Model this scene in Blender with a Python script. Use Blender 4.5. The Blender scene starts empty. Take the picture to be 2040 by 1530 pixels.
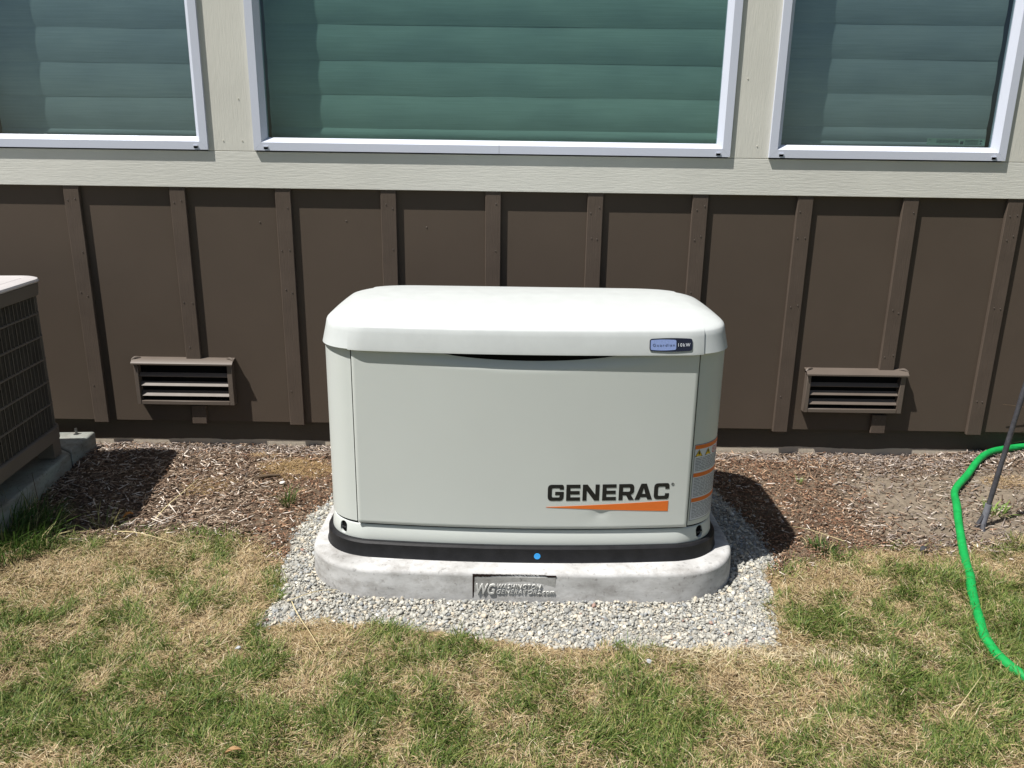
import bpy, bmesh, math, random
import numpy as np
from mathutils import Vector, Matrix
random.seed(7)
RNG = np.random.default_rng(11)
scn = bpy.context.scene
COL = scn.collection

# ------------------------------------------------------------------ camera
cam_d = bpy.data.cameras.new('camera')
cam = bpy.data.objects.new('camera', cam_d)
COL.objects.link(cam)
cam_d.sensor_width = 36.0
cam_d.lens = 27.86
cam_d.clip_start = 0.05
cam_d.clip_end = 500
right = Vector((0.9999, 0.0039, 0.0138)).normalized()
fwd = Vector((0.0, 0.9617, -0.2741)).normalized()
up = right.cross(fwd).normalized()
right = fwd.cross(up).normalized()
M = Matrix((right, up, -fwd)).transposed().to_4x4()
M.translation = Vector((0, -3.167, 1.196))
cam.matrix_world = M
scn.camera = cam

# ------------------------------------------------------------------ sky + sun
SUN = Vector((-1.75, -1.0, 3.70)).normalized()
world = bpy.data.worlds.new('World')
scn.world = world
world.use_nodes = True
wn = world.node_tree.nodes
wn.clear()
sky = wn.new('ShaderNodeTexSky')
sky.sky_type = 'NISHITA'
sky.sun_disc = False
sky.sun_elevation = math.asin(SUN.z)
sky.sun_rotation = math.atan2(SUN.x, SUN.y) % (2 * math.pi)
sky.altitude = 50
sky.air_density = 1.0
sky.dust_density = 1.2
bg = wn.new('ShaderNodeBackground')
bg.inputs['Strength'].default_value = 0.05
wo = wn.new('ShaderNodeOutputWorld')
world.node_tree.links.new(sky.outputs[0], bg.inputs[0])
world.node_tree.links.new(bg.outputs[0], wo.inputs[0])
sd = bpy.data.lights.new('sun', 'SUN')
sd.energy = 5.0
sd.angle = math.radians(0.53)
sd.color = (1.0, 0.965, 0.91)
so = bpy.data.objects.new('sun', sd)
COL.objects.link(so)
so.rotation_euler = SUN.to_track_quat('Z', 'Y').to_euler()
so.location = (-4, -4, 8)
scn.view_settings.view_transform = 'Standard'
scn.view_settings.look = 'None'
scn.view_settings.exposure = 0.50
scn.view_settings.gamma = 1.0
scn.render.engine = 'CYCLES'
scn.cycles.max_bounces = 8
scn.cycles.transparent_max_bounces = 16

# ------------------------------------------------------------------ helpers
def srgb(r, g, b):
    f = lambda c: (c / 12.92 if c <= .04045 else ((c + .055) / 1.055) ** 2.4)
    return (f(r / 255), f(g / 255), f(b / 255), 1)

class NT:
    def __init__(s, name):
        s.m = bpy.data.materials.new(name)
        s.m.use_nodes = True
        s.t = s.m.node_tree
        s.n = s.t.nodes
        s.n.clear()
        s.out = s.n.new('ShaderNodeOutputMaterial')
    def __call__(s, typ, **kw):
        n = s.n.new('ShaderNode' + typ)
        for k, v in kw.items():
            if k[0] == '_':
                setattr(n, k[1:], v)
            else:
                n.inputs[k.replace('_', ' ')].default_value = v
        return n
    def l(s, a, b):
        s.t.links.new(a, b)

def coords(nt, scale=(1, 1, 1), kind='Object'):
    tc = nt('TexCoord')
    mp = nt('Mapping')
    mp.inputs['Scale'].default_value = scale
    nt.l(tc.outputs[kind], mp.inputs['Vector'])
    return mp.outputs[0]

def ramp(nt, fac, stops):
    r = nt('ValToRGB')
    e = r.color_ramp.elements
    while len(e) < len(stops):
        e.new(0.5)
    for i, (p, c) in enumerate(stops):
        e[i].position = p
        e[i].color = c if len(c) == 4 else (*c, 1)
    nt.l(fac, r.inputs[0])
    return r.outputs[0]

def plain(name, c, rough=.5, spec=.5, metal=0, var=.06, nscale=6, bump=0, bscale=(60, 60, 60), coat=0, dist=.001, detail=4, big=0):
    """base colour with slight mottling, optional fine relief"""
    nt = NT(name)
    b = nt('BsdfPrincipled', Roughness=rough, Metallic=metal)
    b.inputs['Specular IOR Level'].default_value = spec
    b.inputs['Coat Weight'].default_value = coat
    nz = nt('TexNoise', Scale=nscale, Detail=6.0, Roughness=.6)
    nt.l(coords(nt), nz.inputs['Vector'])
    lo = tuple(x * (1 - var) for x in c[:3]); hi = tuple(min(1, x * (1 + var)) for x in c[:3])
    col = ramp(nt, nz.outputs[0], [(.3, lo), (.7, hi)])
    nt.l(col, b.inputs['Base Color'])
    rr = nt('MapRange'); rr.inputs['To Min'].default_value = rough * .85; rr.inputs['To Max'].default_value = min(1, rough * 1.2)
    nt.l(nz.outputs[0], rr.inputs['Value']); nt.l(rr.outputs[0], b.inputs['Roughness'])
    if bump:
        n2 = nt('TexNoise', Scale=1.0, Detail=float(detail), Roughness=.6)
        nt.l(coords(nt, bscale), n2.inputs['Vector'])
        bp = nt('Bump', Strength=bump, Distance=dist)
        nt.l(n2.outputs[0], bp.inputs['Height'])
        nt.l(bp.outputs[0], b.inputs['Normal'])
    nt.l(b.outputs[0], nt.out.inputs[0])
    return nt.m

def attr_mat(name, rough=.8, spec=.3, trans=0.0, bump=0, bscale=(200, 200, 200)):
    nt = NT(name)
    a = nt('Attribute', _attribute_name='Col')
    nz = nt('TexNoise', Scale=90.0, Detail=4.0)
    nt.l(coords(nt), nz.inputs['Vector'])
    mx = nt('MixRGB', _blend_type='MULTIPLY', Fac=.55)
    nt.l(a.outputs['Color'], mx.inputs[1])
    nt.l(ramp(nt, nz.outputs[0], [(.3, (.6, .6, .6)), (.7, (1.2, 1.2, 1.2))]), mx.inputs[2])
    b = nt('BsdfPrincipled', Roughness=rough)
    b.inputs['Specular IOR Level'].default_value = spec
    nt.l(mx.outputs[0], b.inputs['Base Color'])
    if bump:
        n2 = nt('TexNoise', Scale=1.0, Detail=8.0, Roughness=.65)
        nt.l(coords(nt, bscale), n2.inputs['Vector'])
        bp = nt('Bump', Strength=bump, Distance=.004)
        nt.l(n2.outputs[0], bp.inputs['Height']); nt.l(bp.outputs[0], b.inputs['Normal'])
    last = b.outputs[0]
    if trans:
        t = nt('BsdfTranslucent')
        nt.l(mx.outputs[0], t.inputs[0])
        ms = nt('MixShader', Fac=trans)
        nt.l(b.outputs[0], ms.inputs[1]); nt.l(t.outputs[0], ms.inputs[2])
        last = ms.outputs[0]
    nt.l(last, nt.out.inputs[0])
    return nt.m

ROOT = {}
def root_of(o):
    return ROOT.get(o.name, (0, 0, 0)) if o else (0, 0, 0)

def link(name, me, mat=None, parent=None, smooth=False, angle=35):
    if mat and not me.materials:
        me.materials.append(mat)
    if smooth:
        me.polygons.foreach_set('use_smooth', [True] * len(me.polygons))
        me.set_sharp_from_angle(angle=math.radians(angle))
    o = bpy.data.objects.new(name, me)
    COL.objects.link(o)
    if parent:
        o.parent = parent
        r = root_of(parent)
        ROOT[o.name] = r
        if any(r):
            me.transform(Matrix.Translation((-r[0], -r[1], -r[2])))
    return o

def mk(name, verts, faces, mat, parent=None, smooth=False, angle=35, M=None):
    me = bpy.data.meshes.new(name)
    me.from_pydata([tuple(v) for v in verts], [], faces)
    if M: me.transform(M)
    me.update()
    return link(name, me, mat, parent, smooth, angle)

def mkbm(name, bm, mat, parent=None, smooth=False, angle=35, M=None):
    me = bpy.data.meshes.new(name)
    bmesh.ops.recalc_face_normals(bm, faces=bm.faces)
    bm.to_mesh(me); bm.free()
    if M: me.transform(M)
    return link(name, me, mat, parent, smooth, angle)

def fast(name, V, F, mat, cols=None, parent=None, smooth=False):
    """V (n,3), F (m,k) arrays straight into a mesh"""
    me = bpy.data.meshes.new(name)
    V = np.asarray(V, np.float32); F = np.asarray(F, np.int32)
    me.vertices.add(len(V)); me.vertices.foreach_set('co', V.ravel())
    k = F.shape[1]
    me.loops.add(F.size); me.loops.foreach_set('vertex_index', F.ravel())
    me.polygons.add(len(F))
    me.polygons.foreach_set('loop_start', np.arange(0, F.size, k, dtype=np.int32))
    try: me.polygons.foreach_set('loop_total', np.full(len(F), k, np.int32))
    except Exception: pass
    me.update(calc_edges=True)
    if cols is not None:
        a = me.color_attributes.new('Col', 'FLOAT_COLOR', 'POINT')
        c = np.ones((len(V), 4), np.float32); c[:, :3] = cols
        a.data.foreach_set('color', c.ravel())
    if smooth:
        me.polygons.foreach_set('use_smooth', np.ones(len(F), bool))
    me.materials.append(mat)
    o = bpy.data.objects.new(name, me); COL.objects.link(o)
    if parent:
        o.parent = parent; r = root_of(parent); ROOT[o.name] = r
        if any(r): me.transform(Matrix.Translation((-r[0], -r[1], -r[2])))
    return o

def tag(o, label=None, cat=None, group=None, kind=None):
    if label: o['label'] = label
    if cat: o['category'] = cat
    if group: o['group'] = group
    if kind: o['kind'] = kind
    return o

def empty(name, loc, label=None, cat=None, group=None):
    o = bpy.data.objects.new(name, None)
    COL.objects.link(o)
    o.location = loc
    o.empty_display_size = .1
    ROOT[o.name] = tuple(loc)
    return tag(o, label, cat, group)

def box_bm(bm, x0, x1, y0, y1, z0, z1, bev=0, seg=1):
    vs = [bm.verts.new((x, y, z)) for x in (x0, x1) for y in (y0, y1) for z in (z0, z1)]
    fs = [bm.faces.new([vs[i] for i in f]) for f in ((0, 1, 3, 2), (4, 6, 7, 5), (0, 4, 5, 1), (2, 3, 7, 6), (0, 2, 6, 4), (1, 5, 7, 3))]
    if bev:
        es = list({e for f in fs for e in f.edges})
        bmesh.ops.bevel(bm, geom=es, offset=bev, segments=seg, profile=.5, affect='EDGES')

def box(name, x0, x1, y0, y1, z0, z1, mat, parent=None, bev=0, seg=1, M=None):
    bm = bmesh.new()
    box_bm(bm, x0, x1, y0, y1, z0, z1, bev, seg)
    return mkbm(name, bm, mat, parent, smooth=bool(bev), angle=30, M=M)

def copy_tree(o, dx, parent=None, dy=0, dz=0):
    c = o.copy(); COL.objects.link(c)
    c.parent = parent if parent else o.parent
    c.location = (o.location[0] + dx, o.location[1] + dy, o.location[2] + dz)
    ROOT[c.name] = ROOT.get(o.name, (0, 0, 0))
    for ch in list(o.children):
        d = ch.copy(); COL.objects.link(d); d.parent = c
    return c

def rrect(a, d, r, n=10, cx=0, cy=0, dense=0):
    """rounded rectangle outline, half sizes a,d, counter-clockwise from the right-rear corner"""
    r = min(r, a - 1e-4, d - 1e-4)
    pts = []
    for (sx, sy, t0) in ((1, 1, 0), (-1, 1, 90), (-1, -1, 180), (1, -1, 270)):
        for i in range(n + 1):
            t = math.radians(t0 + 90 * i / n)
            pts.append((cx + sx * (a - r) + r * math.cos(t), cy + sy * (d - r) + r * math.sin(t)))
    if dense:
        out = []
        for i in range(len(pts)):
            p = pts[i]; q = pts[(i + 1) % len(pts)]
            out.append(p)
            if (i + 1) % (n + 1) == 0:
                for k in range(1, dense):
                    out.append((p[0] + (q[0] - p[0]) * k / dense, p[1] + (q[1] - p[1]) * k / dense))
        pts = out
    return pts

def loft_bm(rings, cap0=True, cap1=True):
    bm = bmesh.new()
    prev = None
    for ring in rings:
        cur = [bm.verts.new(p) for p in ring]
        if prev:
            n = len(cur)
            for i in range(n):
                bm.faces.new((prev[i], prev[(i + 1) % n], cur[(i + 1) % n], cur[i]))
        elif cap0:
            bm.faces.new(list(reversed(cur)))
        prev = cur
    if cap1:
        bm.faces.new(prev)
    return bm

def tube(path, rad, n=8, caps=True):
    """verts, faces of a tube along path; rad number or list"""
    P = [Vector(p) for p in path]
    V, F = [], []
    T0 = None
    for i, p in enumerate(P):
        t = (P[min(i + 1, len(P) - 1)] - P[max(i - 1, 0)]).normalized()
        ref = Vector((0, 0, 1)) if abs(t.z) < .95 else Vector((1, 0, 0))
        a = t.cross(ref).normalized(); b = t.cross(a).normalized()
        if T0 is not None and a.dot(T0) < 0: a = -a; b = -b
        T0 = a
        r = rad[i] if hasattr(rad, '__len__') else rad
        for k in range(n):
            w = 2 * math.pi * k / n
            V.append(p + a * (r * math.cos(w)) + b * (r * math.sin(w)))
    for i in range(len(P) - 1):
        for k in range(n):
            F.append((i * n + k, i * n + (k + 1) % n, (i + 1) * n + (k + 1) % n, (i + 1) * n + k))
    if caps:
        F.append(tuple(range(n - 1, -1, -1))); F.append(tuple(range((len(P) - 1) * n, len(P) * n)))
    return V, F

def spline(pts, m=8):
    out = []
    P = [np.array(p, float) for p in pts]
    for i in range(len(P) - 1):
        p0 = P[max(i - 1, 0)]; p1 = P[i]; p2 = P[i + 1]; p3 = P[min(i + 2, len(P) - 1)]
        for k in range(m):
            t = k / m
            out.append(.5 * ((2 * p1) + (-p0 + p2) * t + (2 * p0 - 5 * p1 + 4 * p2 - p3) * t * t + (-p0 + 3 * p1 - 3 * p2 + p3) * t ** 3))
    out.append(P[-1])
    return out

def lattice(seed):
    return np.random.default_rng(seed).random((64, 64))
LAT = [lattice(s) for s in range(6)]
def vnoise(x, y, wl, k=0):
    L = LAT[k]
    u = np.asarray(x) / wl + 31.3; v = np.asarray(y) / wl + 17.7
    i = np.floor(u).astype(int); j = np.floor(v).astype(int)
    fu = u - i; fv = v - j
    fu = fu * fu * (3 - 2 * fu); fv = fv * fv * (3 - 2 * fv)
    g = lambda a, b: L[a % 64, b % 64]
    return (g(i, j) * (1 - fu) + g(i + 1, j) * fu) * (1 - fv) + (g(i, j + 1) * (1 - fu) + g(i + 1, j + 1) * fu) * fv

def ss(a, b, x):
    t = np.clip((x - a) / (b - a), 0, 1)
    return t * t * (3 - 2 * t)

GRAV = [(-.655, -.52), (-.675, -.60), (-.705, -.70), (-.71, -.85), (-.70, -.99), (-.665, -1.11), (-.69, -1.27), (-.43, -1.255), (-.154, -1.285), (-.017, -1.315), (.25, -1.34), (.517, -1.335), (.72, -1.335), (.735, -1.2), (.775, -1.1), (.79, -.963), (.84, -.90), (.83, -.707), (.785, -.481), (.765, -.30), (-.66, -.28)]
def in_poly(x, y, poly):
    x = np.asarray(x); y = np.asarray(y)
    c = np.zeros(x.shape, bool)
    n = len(poly)
    for i in range(n):
        x0, y0 = poly[i]; x1, y1 = poly[(i + 1) % n]
        m = ((y0 > y) != (y1 > y))
        with np.errstate(divide='ignore', invalid='ignore'):
            xi = (x1 - x0) * (y - y0) / (y1 - y0 + 1e-12) + x0
        c ^= m & (x < xi)
    return c

def gz(x, y):
    x = np.asarray(x, float); y = np.asarray(y, float)
    yy = np.clip(y, -3.0, .02)
    z = .01 + .038 * yy
    z = z + .035 * ss(1.6, 2.3, x) * ss(-.5, 0, y)
    amp = ss(.3, -.1, y) * 1.0
    z = z + amp * (.018 * (vnoise(x, y, .35, 0) - .5) + .008 * (vnoise(x, y, .09, 1) - .5))
    z = z - .016 * ss(-.16, 0, y)
    flat = (1 - ss(.0, .12, np.maximum(np.abs(x - .04) - .66, np.abs(y + .75) - .42)))
    z = z * (1 - flat) + (.01 + .038 * yy) * flat
    return z

EX = [-6, -1.73, -1.48, -1.23, -.91, -.73, -.6, .8, .94, 1.2, 1.37, 1.77, 6]
EY = [-.70, -.73, -.82, -.74, -.76, -.90, -1.0, -.95, -.90, -.83, -.83, -.72, -.7]
def lawn_edge(x, y):
    return np.interp(x, EX, EY) + .07 * (vnoise(x, y, .11, 2) - .5) + .05 * (vnoise(x, y, .035, 3) - .5)

# ------------------------------------------------------------------ materials
M_SIDING = plain('brown_siding_paint', (.090, .070, .054), .7, .10, var=.05, nscale=3, bump=.25, bscale=(160, 160, 160), dist=.0006)
M_BATTEN = plain('brown_batten_paint', (.094, .073, .058), .7, .10, var=.09, nscale=9, bump=.55, bscale=(260, 260, 14), dist=.0016, detail=6)
M_TRIMH = plain('cream_trim_paint_horizontal_grain', (.63, .625, .57), .6, .25, var=.04, nscale=4, bump=.4, bscale=(22, 120, 190), dist=.0022, detail=5)
M_TRIMV = plain('cream_trim_paint_vertical_grain', (.61, .60, .54), .6, .25, var=.04, nscale=4, bump=.4, bscale=(230, 230, 20), dist=.0022, detail=5)
M_VENT = plain('vent_paint', (.115, .092, .075), .5, .4, var=.06, nscale=10, bump=.15, bscale=(200, 200, 200), dist=.0005)
M_DARK = plain('black_void', (.006, .006, .006), .9, .1)
M_ROOM = plain('dim_room_paint', (.10, .10, .095), .9, .1)
M_JAMB = plain('jamb_white', (.62, .66, .62), .5, .4, var=.03)
M_VINYL = plain('white_vinyl', (.57, .60, .69), .38, .5, var=.02, nscale=3, bump=.05, bscale=(90, 90, 90), dist=.0003)
M_WHITE = plain('generator_cream_paint', (.57, .60, .575), .36, .5, var=.012, nscale=5, bump=.04, bscale=(500, 500, 500), dist=.0003)
M_LID = plain('generator_lid_paint', (.535, .56, .555), .34, .5, var=.035, nscale=22, bump=.03, bscale=(500, 500, 500), dist=.0003)
M_BLACKB = plain('black_composite', (.013, .013, .0145), .5, .25, var=.25, nscale=30, bump=.4, bscale=(120, 120, 120), dist=.0012)
M_INK = plain('black_ink', (.012, .012, .012), .45, .4)
M_INKG = plain('grey_print', (.13, .14, .17), .6, .3)
M_ORANGE = plain('orange_print', (.72, .165, .025), .45, .4, var=.02)
M_YELLOW = plain('yellow_print', (.78, .52, .03), .45, .4, var=.02)
M_RED = plain('red_print', (.6, .06, .05), .5, .4)
M_STICK = plain('label_paper', (.62, .64, .68), .45, .4, var=.03)
M_DECALB = plain('decal_blue', (.22, .29, .53), .35, .5, var=.15, nscale=400)
M_DECALW = plain('decal_white', (.72, .76, .82), .4, .5)
M_NAVY = plain('decal_navy', (.012, .014, .03), .3, .5)
M_DOT = plain('bright_blue_dot', (.03, .36, .85), .4, .5, var=.03)
M_ACM = plain('condenser_casing_paint', (.145, .13, .115), .5, .4, var=.08)
M_ACTOP = plain('condenser_top_paint', (.50, .475, .475), .45, .4, var=.05)
M_FIN = plain('coil_fins_dark', (.095, .088, .078), .55, .5, var=.2, nscale=12)
M_HOSE = plain('green_hose_fabric', (.006, .29, .062), .55, .35, var=.18, nscale=40, bump=.5, bscale=(500, 500, 500), dist=.001)
M_STAKE = plain('dark_stake_metal', (.05, .05, .058), .5, .4, var=.3, nscale=60, bump=.5, bscale=(150, 150, 150), dist=.002)
M_SLEEVE = plain('grey_sleeve', (.16, .165, .19), .6, .4, var=.15, nscale=60)
M_GAPSHADE = plain('gap_shadow_brown', (.022, .014, .012), .9, .1)  # dark brown stands for the shadow in the plate gap
M_NAIL = plain('painted_nail', (.12, .10, .085), .5, .4)
M_NAILC = plain('painted_nail_cream', (.62, .6, .52), .5, .4)
M_METAL = plain('bolt_steel', (.2, .2, .2), .4, .5, metal=1)

def concrete(name, a, b, spots=.5):
    nt = NT(name)
    bs = nt('BsdfPrincipled', Roughness=.85)
    bs.inputs['Specular IOR Level'].default_value = .25
    n1 = nt('TexNoise', Scale=5.0, Detail=8.0, Roughness=.65); nt.l(coords(nt, (1, 1, 2.5)), n1.inputs['Vector'])
    c1 = ramp(nt, n1.outputs[0], [(.32, a), (.62, b)])
    n4 = nt('TexNoise', Scale=16.0, Detail=8.0, Roughness=.75); nt.l(coords(nt, (1, 1, 1.6)), n4.inputs['Vector'])
    c4 = ramp(nt, n4.outputs[0], [(.36, (.70, .68, .66)), (.52, (1, 1, 1))])
    m4 = nt('MixRGB', _blend_type='MULTIPLY', Fac=.8); nt.l(c1, m4.inputs[1]); nt.l(c4, m4.inputs[2]); c1 = m4.outputs[0]
    n3 = nt('TexNoise', Scale=75.0, Detail=3.0); nt.l(coords(nt), n3.inputs['Vector'])
    c3 = ramp(nt, n3.outputs[0], [(.30, (.35, .33, .32)), (.38, (1, 1, 1))])
    mx = nt('MixRGB', _blend_type='MULTIPLY', Fac=spots); nt.l(c1, mx.inputs[1]); nt.l(c3, mx.inputs[2])
    nt.l(mx.outputs[0], bs.inputs['Base Color'])
    n2 = nt('TexNoise', Scale=160.0, Detail=6.0, Roughness=.7); nt.l(coords(nt), n2.inputs['Vector'])
    bp = nt('Bump', Strength=.35, Distance=.0015); nt.l(n2.outputs[0], bp.inputs['Height']); nt.l(bp.outputs[0], bs.inputs['Normal'])
    nt.l(bs.outputs[0], nt.out.inputs[0])
    return nt.m
M_CONC = concrete('cast_concrete', (.30, .295, .285), (.55, .55, .545), .45)
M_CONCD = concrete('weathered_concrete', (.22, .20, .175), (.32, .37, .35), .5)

def foundation_mat():
    nt = NT('foundation_paint_over_concrete')
    bs = nt('BsdfPrincipled', Roughness=.85)
    g = nt('NewGeometry'); sp = nt('SeparateXYZ'); nt.l(g.outputs['Position'], sp.inputs[0])
    n = nt('TexNoise', Scale=7.0, Detail=5.0); nt.l(g.outputs['Position'], n.inputs['Vector'])
    m1 = nt('Math', _operation='MULTIPLY_ADD'); m1.inputs[1].default_value = .022; m1.inputs[2].default_value = .011
    nt.l(n.outputs[0], m1.inputs[0])
    m2 = nt('Math', _operation='GREATER_THAN'); nt.l(sp.outputs['Z'], m2.inputs[0]); nt.l(m1.outputs[0], m2.inputs[1])
    mx = nt('MixRGB'); nt.l(m2.outputs[0], mx.inputs[0])
    mx.inputs[1].default_value = (.50, .44, .35, 1); mx.inputs[2].default_value = (.075, .062, .045, 1)
    nt.l(mx.outputs[0], bs.inputs['Base Color'])
    n2 = nt('TexNoise', Scale=60.0, Detail=6.0); nt.l(g.outputs['Position'], n2.inputs['Vector'])
    bp = nt('Bump', Strength=.4, Distance=.003); nt.l(n2.outputs[0], bp.inputs['Height']); nt.l(bp.outputs[0], bs.inputs['Normal'])
    nt.l(bs.outputs[0], nt.out.inputs[0])
    return nt.m
M_FOUND = foundation_mat()

def glass_mat(name='tinted_double_glazing', tint=(.67, .79, .768, 1), refl=1.0):
    nt = NT(name)
    tr = nt('BsdfTransparent'); tr.inputs[0].default_value = tint
    gl = nt('BsdfGlossy', Roughness=.015); gl.inputs[0].default_value = (.9, .95, 1, 1)
    lw = nt('LayerWeight', Blend=.5)
    pw = nt('Math', _operation='POWER'); pw.inputs[1].default_value = 5; nt.l(lw.outputs['Facing'], pw.inputs[0])
    fr = nt('Math', _operation='MULTIPLY_ADD'); fr.inputs[1].default_value = .95; fr.inputs[2].default_value = .045; nt.l(pw.outputs[0], fr.inputs[0])
    n = nt('TexNoise', Scale=1.3, Detail=2.0); nt.l(coords(nt), n.inputs['Vector'])
    bp = nt('Bump', Strength=.1, Distance=.002); nt.l(n.outputs[0], bp.inputs['Height']); nt.l(bp.outputs[0], gl.inputs['Normal'])
    mu = nt('Math', _operation='MULTIPLY'); mu.inputs[1].default_value = refl; nt.l(fr.outputs[0], mu.inputs[0])
    ms = nt('MixShader'); nt.l(mu.outputs[0], ms.inputs[0]); nt.l(tr.outputs[0], ms.inputs[1]); nt.l(gl.outputs[0], ms.inputs[2])
    nt.l(ms.outputs[0], nt.out.inputs[0])
    return nt.m
M_GLASS = glass_mat()
M_GLASS2 = glass_mat('reflection_grey_glazing', (.745, .825, .83, 1), 1.5)  # side panes: grey of reflections put into the tint, mirror share raised

def blind_mat():
    nt = NT('woven_blind_fabric')
    bs = nt('BsdfPrincipled', Roughness=.9); bs.inputs['Specular IOR Level'].default_value = .1
    n = nt('TexNoise', Scale=1.0, Detail=5.0); nt.l(coords(nt, (5, 5, 260)), n.inputs['Vector'])
    n2 = nt('TexNoise', Scale=4.0, Detail=3.0); nt.l(coords(nt, (1, 1, 2)), n2.inputs['Vector'])
    c = ramp(nt, n.outputs[0], [(.3, (.52, .54, .52)), (.7, (.62, .63, .61))])
    c2 = ramp(nt, n2.outputs[0], [(.3, (.86, .87, .88)), (.7, (1.05, 1.04, 1.02))])
    mx = nt('MixRGB', _blend_type='MULTIPLY', Fac=1.0); nt.l(c, mx.inputs[1]); nt.l(c2, mx.inputs[2])
    nt.l(mx.outputs[0], bs.inputs['Base Color'])
    bp = nt('Bump', Strength=.3, Distance=.002); nt.l(n.outputs[0], bp.inputs['Height']); nt.l(bp.outputs[0], bs.inputs['Normal'])
    nt.l(bs.outputs[0], nt.out.inputs[0])
    return nt.m
M_BLIND = blind_mat()
M_GROUND = attr_mat('soil_and_thatch', .95, .1, bump=.9, bscale=(120, 120, 120))
M_GRASS = attr_mat('grass_blades', .55, .3, trans=.22)
M_CHIP = attr_mat('wood_chips', .85, .15, bump=.3)
M_STONE = attr_mat('gravel_stone', .8, .25, bump=.2)

# ------------------------------------------------------------------ ground
def axis(fine0, fine1, step, far):
    a = list(np.arange(fine0, fine1 + 1e-6, step))
    d = step; lo = []; x = fine0
    while x > -far:
        d *= 1.35; x -= d; lo.append(x)
    d = step; hi = []; x = a[-1]
    while x < far:
        d *= 1.35; x += d; hi.append(x)
    return np.array(lo[::-1] + a + hi)
gx_ = axis(-2.7, 2.7, .016, 150); gy_ = axis(-2.9, .12, .016, 150)
GX, GY = np.meshgrid(gx_, gy_)
GZ = gz(GX, GY)
def ground_cols(x, y):
    n = vnoise(x, y, .05, 4); n2 = vnoise(x, y, .2, 5); n3 = vnoise(x, y, .018, 1)
    lawn = (y < lawn_edge(x, y))
    grav = in_poly(x, y, GRAV)
    c = np.zeros(x.shape + (3,))
    soil = np.array((.085, .058, .040)); soil2 = np.array((.16, .12, .085))
    c[:] = soil * (1 - n[..., None]) + soil2 * n[..., None]
    bare = ss(1.15, 1.4, x) * ss(-.85, -.65, y) * ss(-.12, -.28, y)
    c = c * (1 - bare[..., None]) + np.array((.20, .165, .125)) * (.75 + .5 * n3[..., None]) * bare[..., None]
    th = np.array((.17, .125, .065)) * (.6 + .8 * n2[..., None])
    c = np.where(lawn[..., None], th, c)
    c = np.where(grav[..., None], np.array((.30, .285, .25)) * (.7 + .6 * n3[..., None]), c)
    far = (np.abs(x) > 3.2) | (y < -3.2)
    c = np.where(far[..., None], np.array((.06, .075, .025)) * (.7 + .6 * vnoise(x, y, .6, 2)[..., None]), c)
    return c
ny, nx = GX.shape
V = np.stack([GX, GY, GZ], -1).reshape(-1, 3)
idx = np.arange(ny * nx).reshape(ny, nx)
F = np.stack([idx[:-1, :-1], idx[:-1, 1:], idx[1:, 1:], idx[1:, :-1]], -1).reshape(-1, 4)
g = fast('ground', V, F, M_GROUND, ground_cols(GX, GY).reshape(-1, 3), smooth=True)
tag(g, kind='structure')

# ------------------------------------------------------------------ house wall
house = empty('house', (0, .2, 0), 'brown board and batten house wall with cream trim and white framed windows', 'house')
SID_B = .113; FAS_B = 1.071
BX = [-1.72, -1.308, -.899, -.49, -.083, .314, .721, 1.128, 1.537, 1.942]
BALL = [-1.72 - .41 * k for k in range(4, 0, -1)] + BX + [1.942 + .41 * k for k in range(1, 5)]
edges = [-5.5] + BALL + [5.5]
for a, b in zip(edges[:-1], edges[1:]):
    box('siding_panel', a + .0008, b - .0008, 0.0, .014, SID_B, FAS_B + .05, M_SIDING, house)
# battens: full length, and the two cut ones over the vents
def nails(parent, cx, zs, mat=M_NAIL, y=-.0170, w=.014):
    for z in zs:
        for dx in ((-w, w) if random.random() < .6 else (random.choice((-w, w)),)):
            V_, F_ = tube([(cx + dx + random.uniform(-.004, .004), y + .001, z + random.uniform(-.008, .008)), (0, 0, 0)], .0016, 6)
            p = Vector(V_[0]); c0 = Vector((cx + dx + random.uniform(-.004, .004), y, z + random.uniform(-.012, .012)))
            V2, F2 = tube([c0 + Vector((0, .002, 0)), c0 - Vector((0, .0016, 0))], [.0026, .0020], 8)
            mk('nail_head', V2, F2, mat, parent)
def batten(cx, z0, z1, nz):
    bm = bmesh.new()
    box_bm(bm, cx - .0305, cx + .0305, -.0165, -.0003, z0, z1, .0022, 1)
    o = mkbm('batten', bm, M_BATTEN, house, smooth=True, angle=30)
    nails(o, cx, nz)
    return o
for cx in BALL:
    hidden = abs(cx) > 2.1
    if cx in (-1.308, 1.537):
        batten(cx, .374 if cx < 0 else .372, FAS_B + .03, [1.02, .62, .44])
        batten(cx, SID_B - .008, .186, [.16])
    else:
        batten(cx, SID_B - .008 + random.uniform(-.003, .003), FAS_B + .03, [] if hidden else [1.03 - random.random() * .03, .82 + random.random() * .1, .60 + random.random() * .1, .26])
# little popped screw heads on panels
for (x, z) in ((-.345, .93), (-.66, .95), (-1.0, .94)):
    V2, F2 = tube([(x, .0, z), (x, -.002, z)], [.003, .002], 8)
    mk('nail_head', V2, F2, M_NAIL, house)
# foundation
box('foundation', -5.5, 5.5, .026, .20, -.3, SID_B + .02, M_FOUND, house)
box('sill_soffit', -5.5, 5.5, .0145, .0255, SID_B + .004, SID_B + .05, M_DARK, house)

# windows: (x0, x1) outer frame
WZ0, WZ1 = 1.211, 2.42
WIN = [(-2.064, -1.168), (-.992, .815), (.964, 1.861)]
TZ1 = 2.95
FY = -.0206
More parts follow.
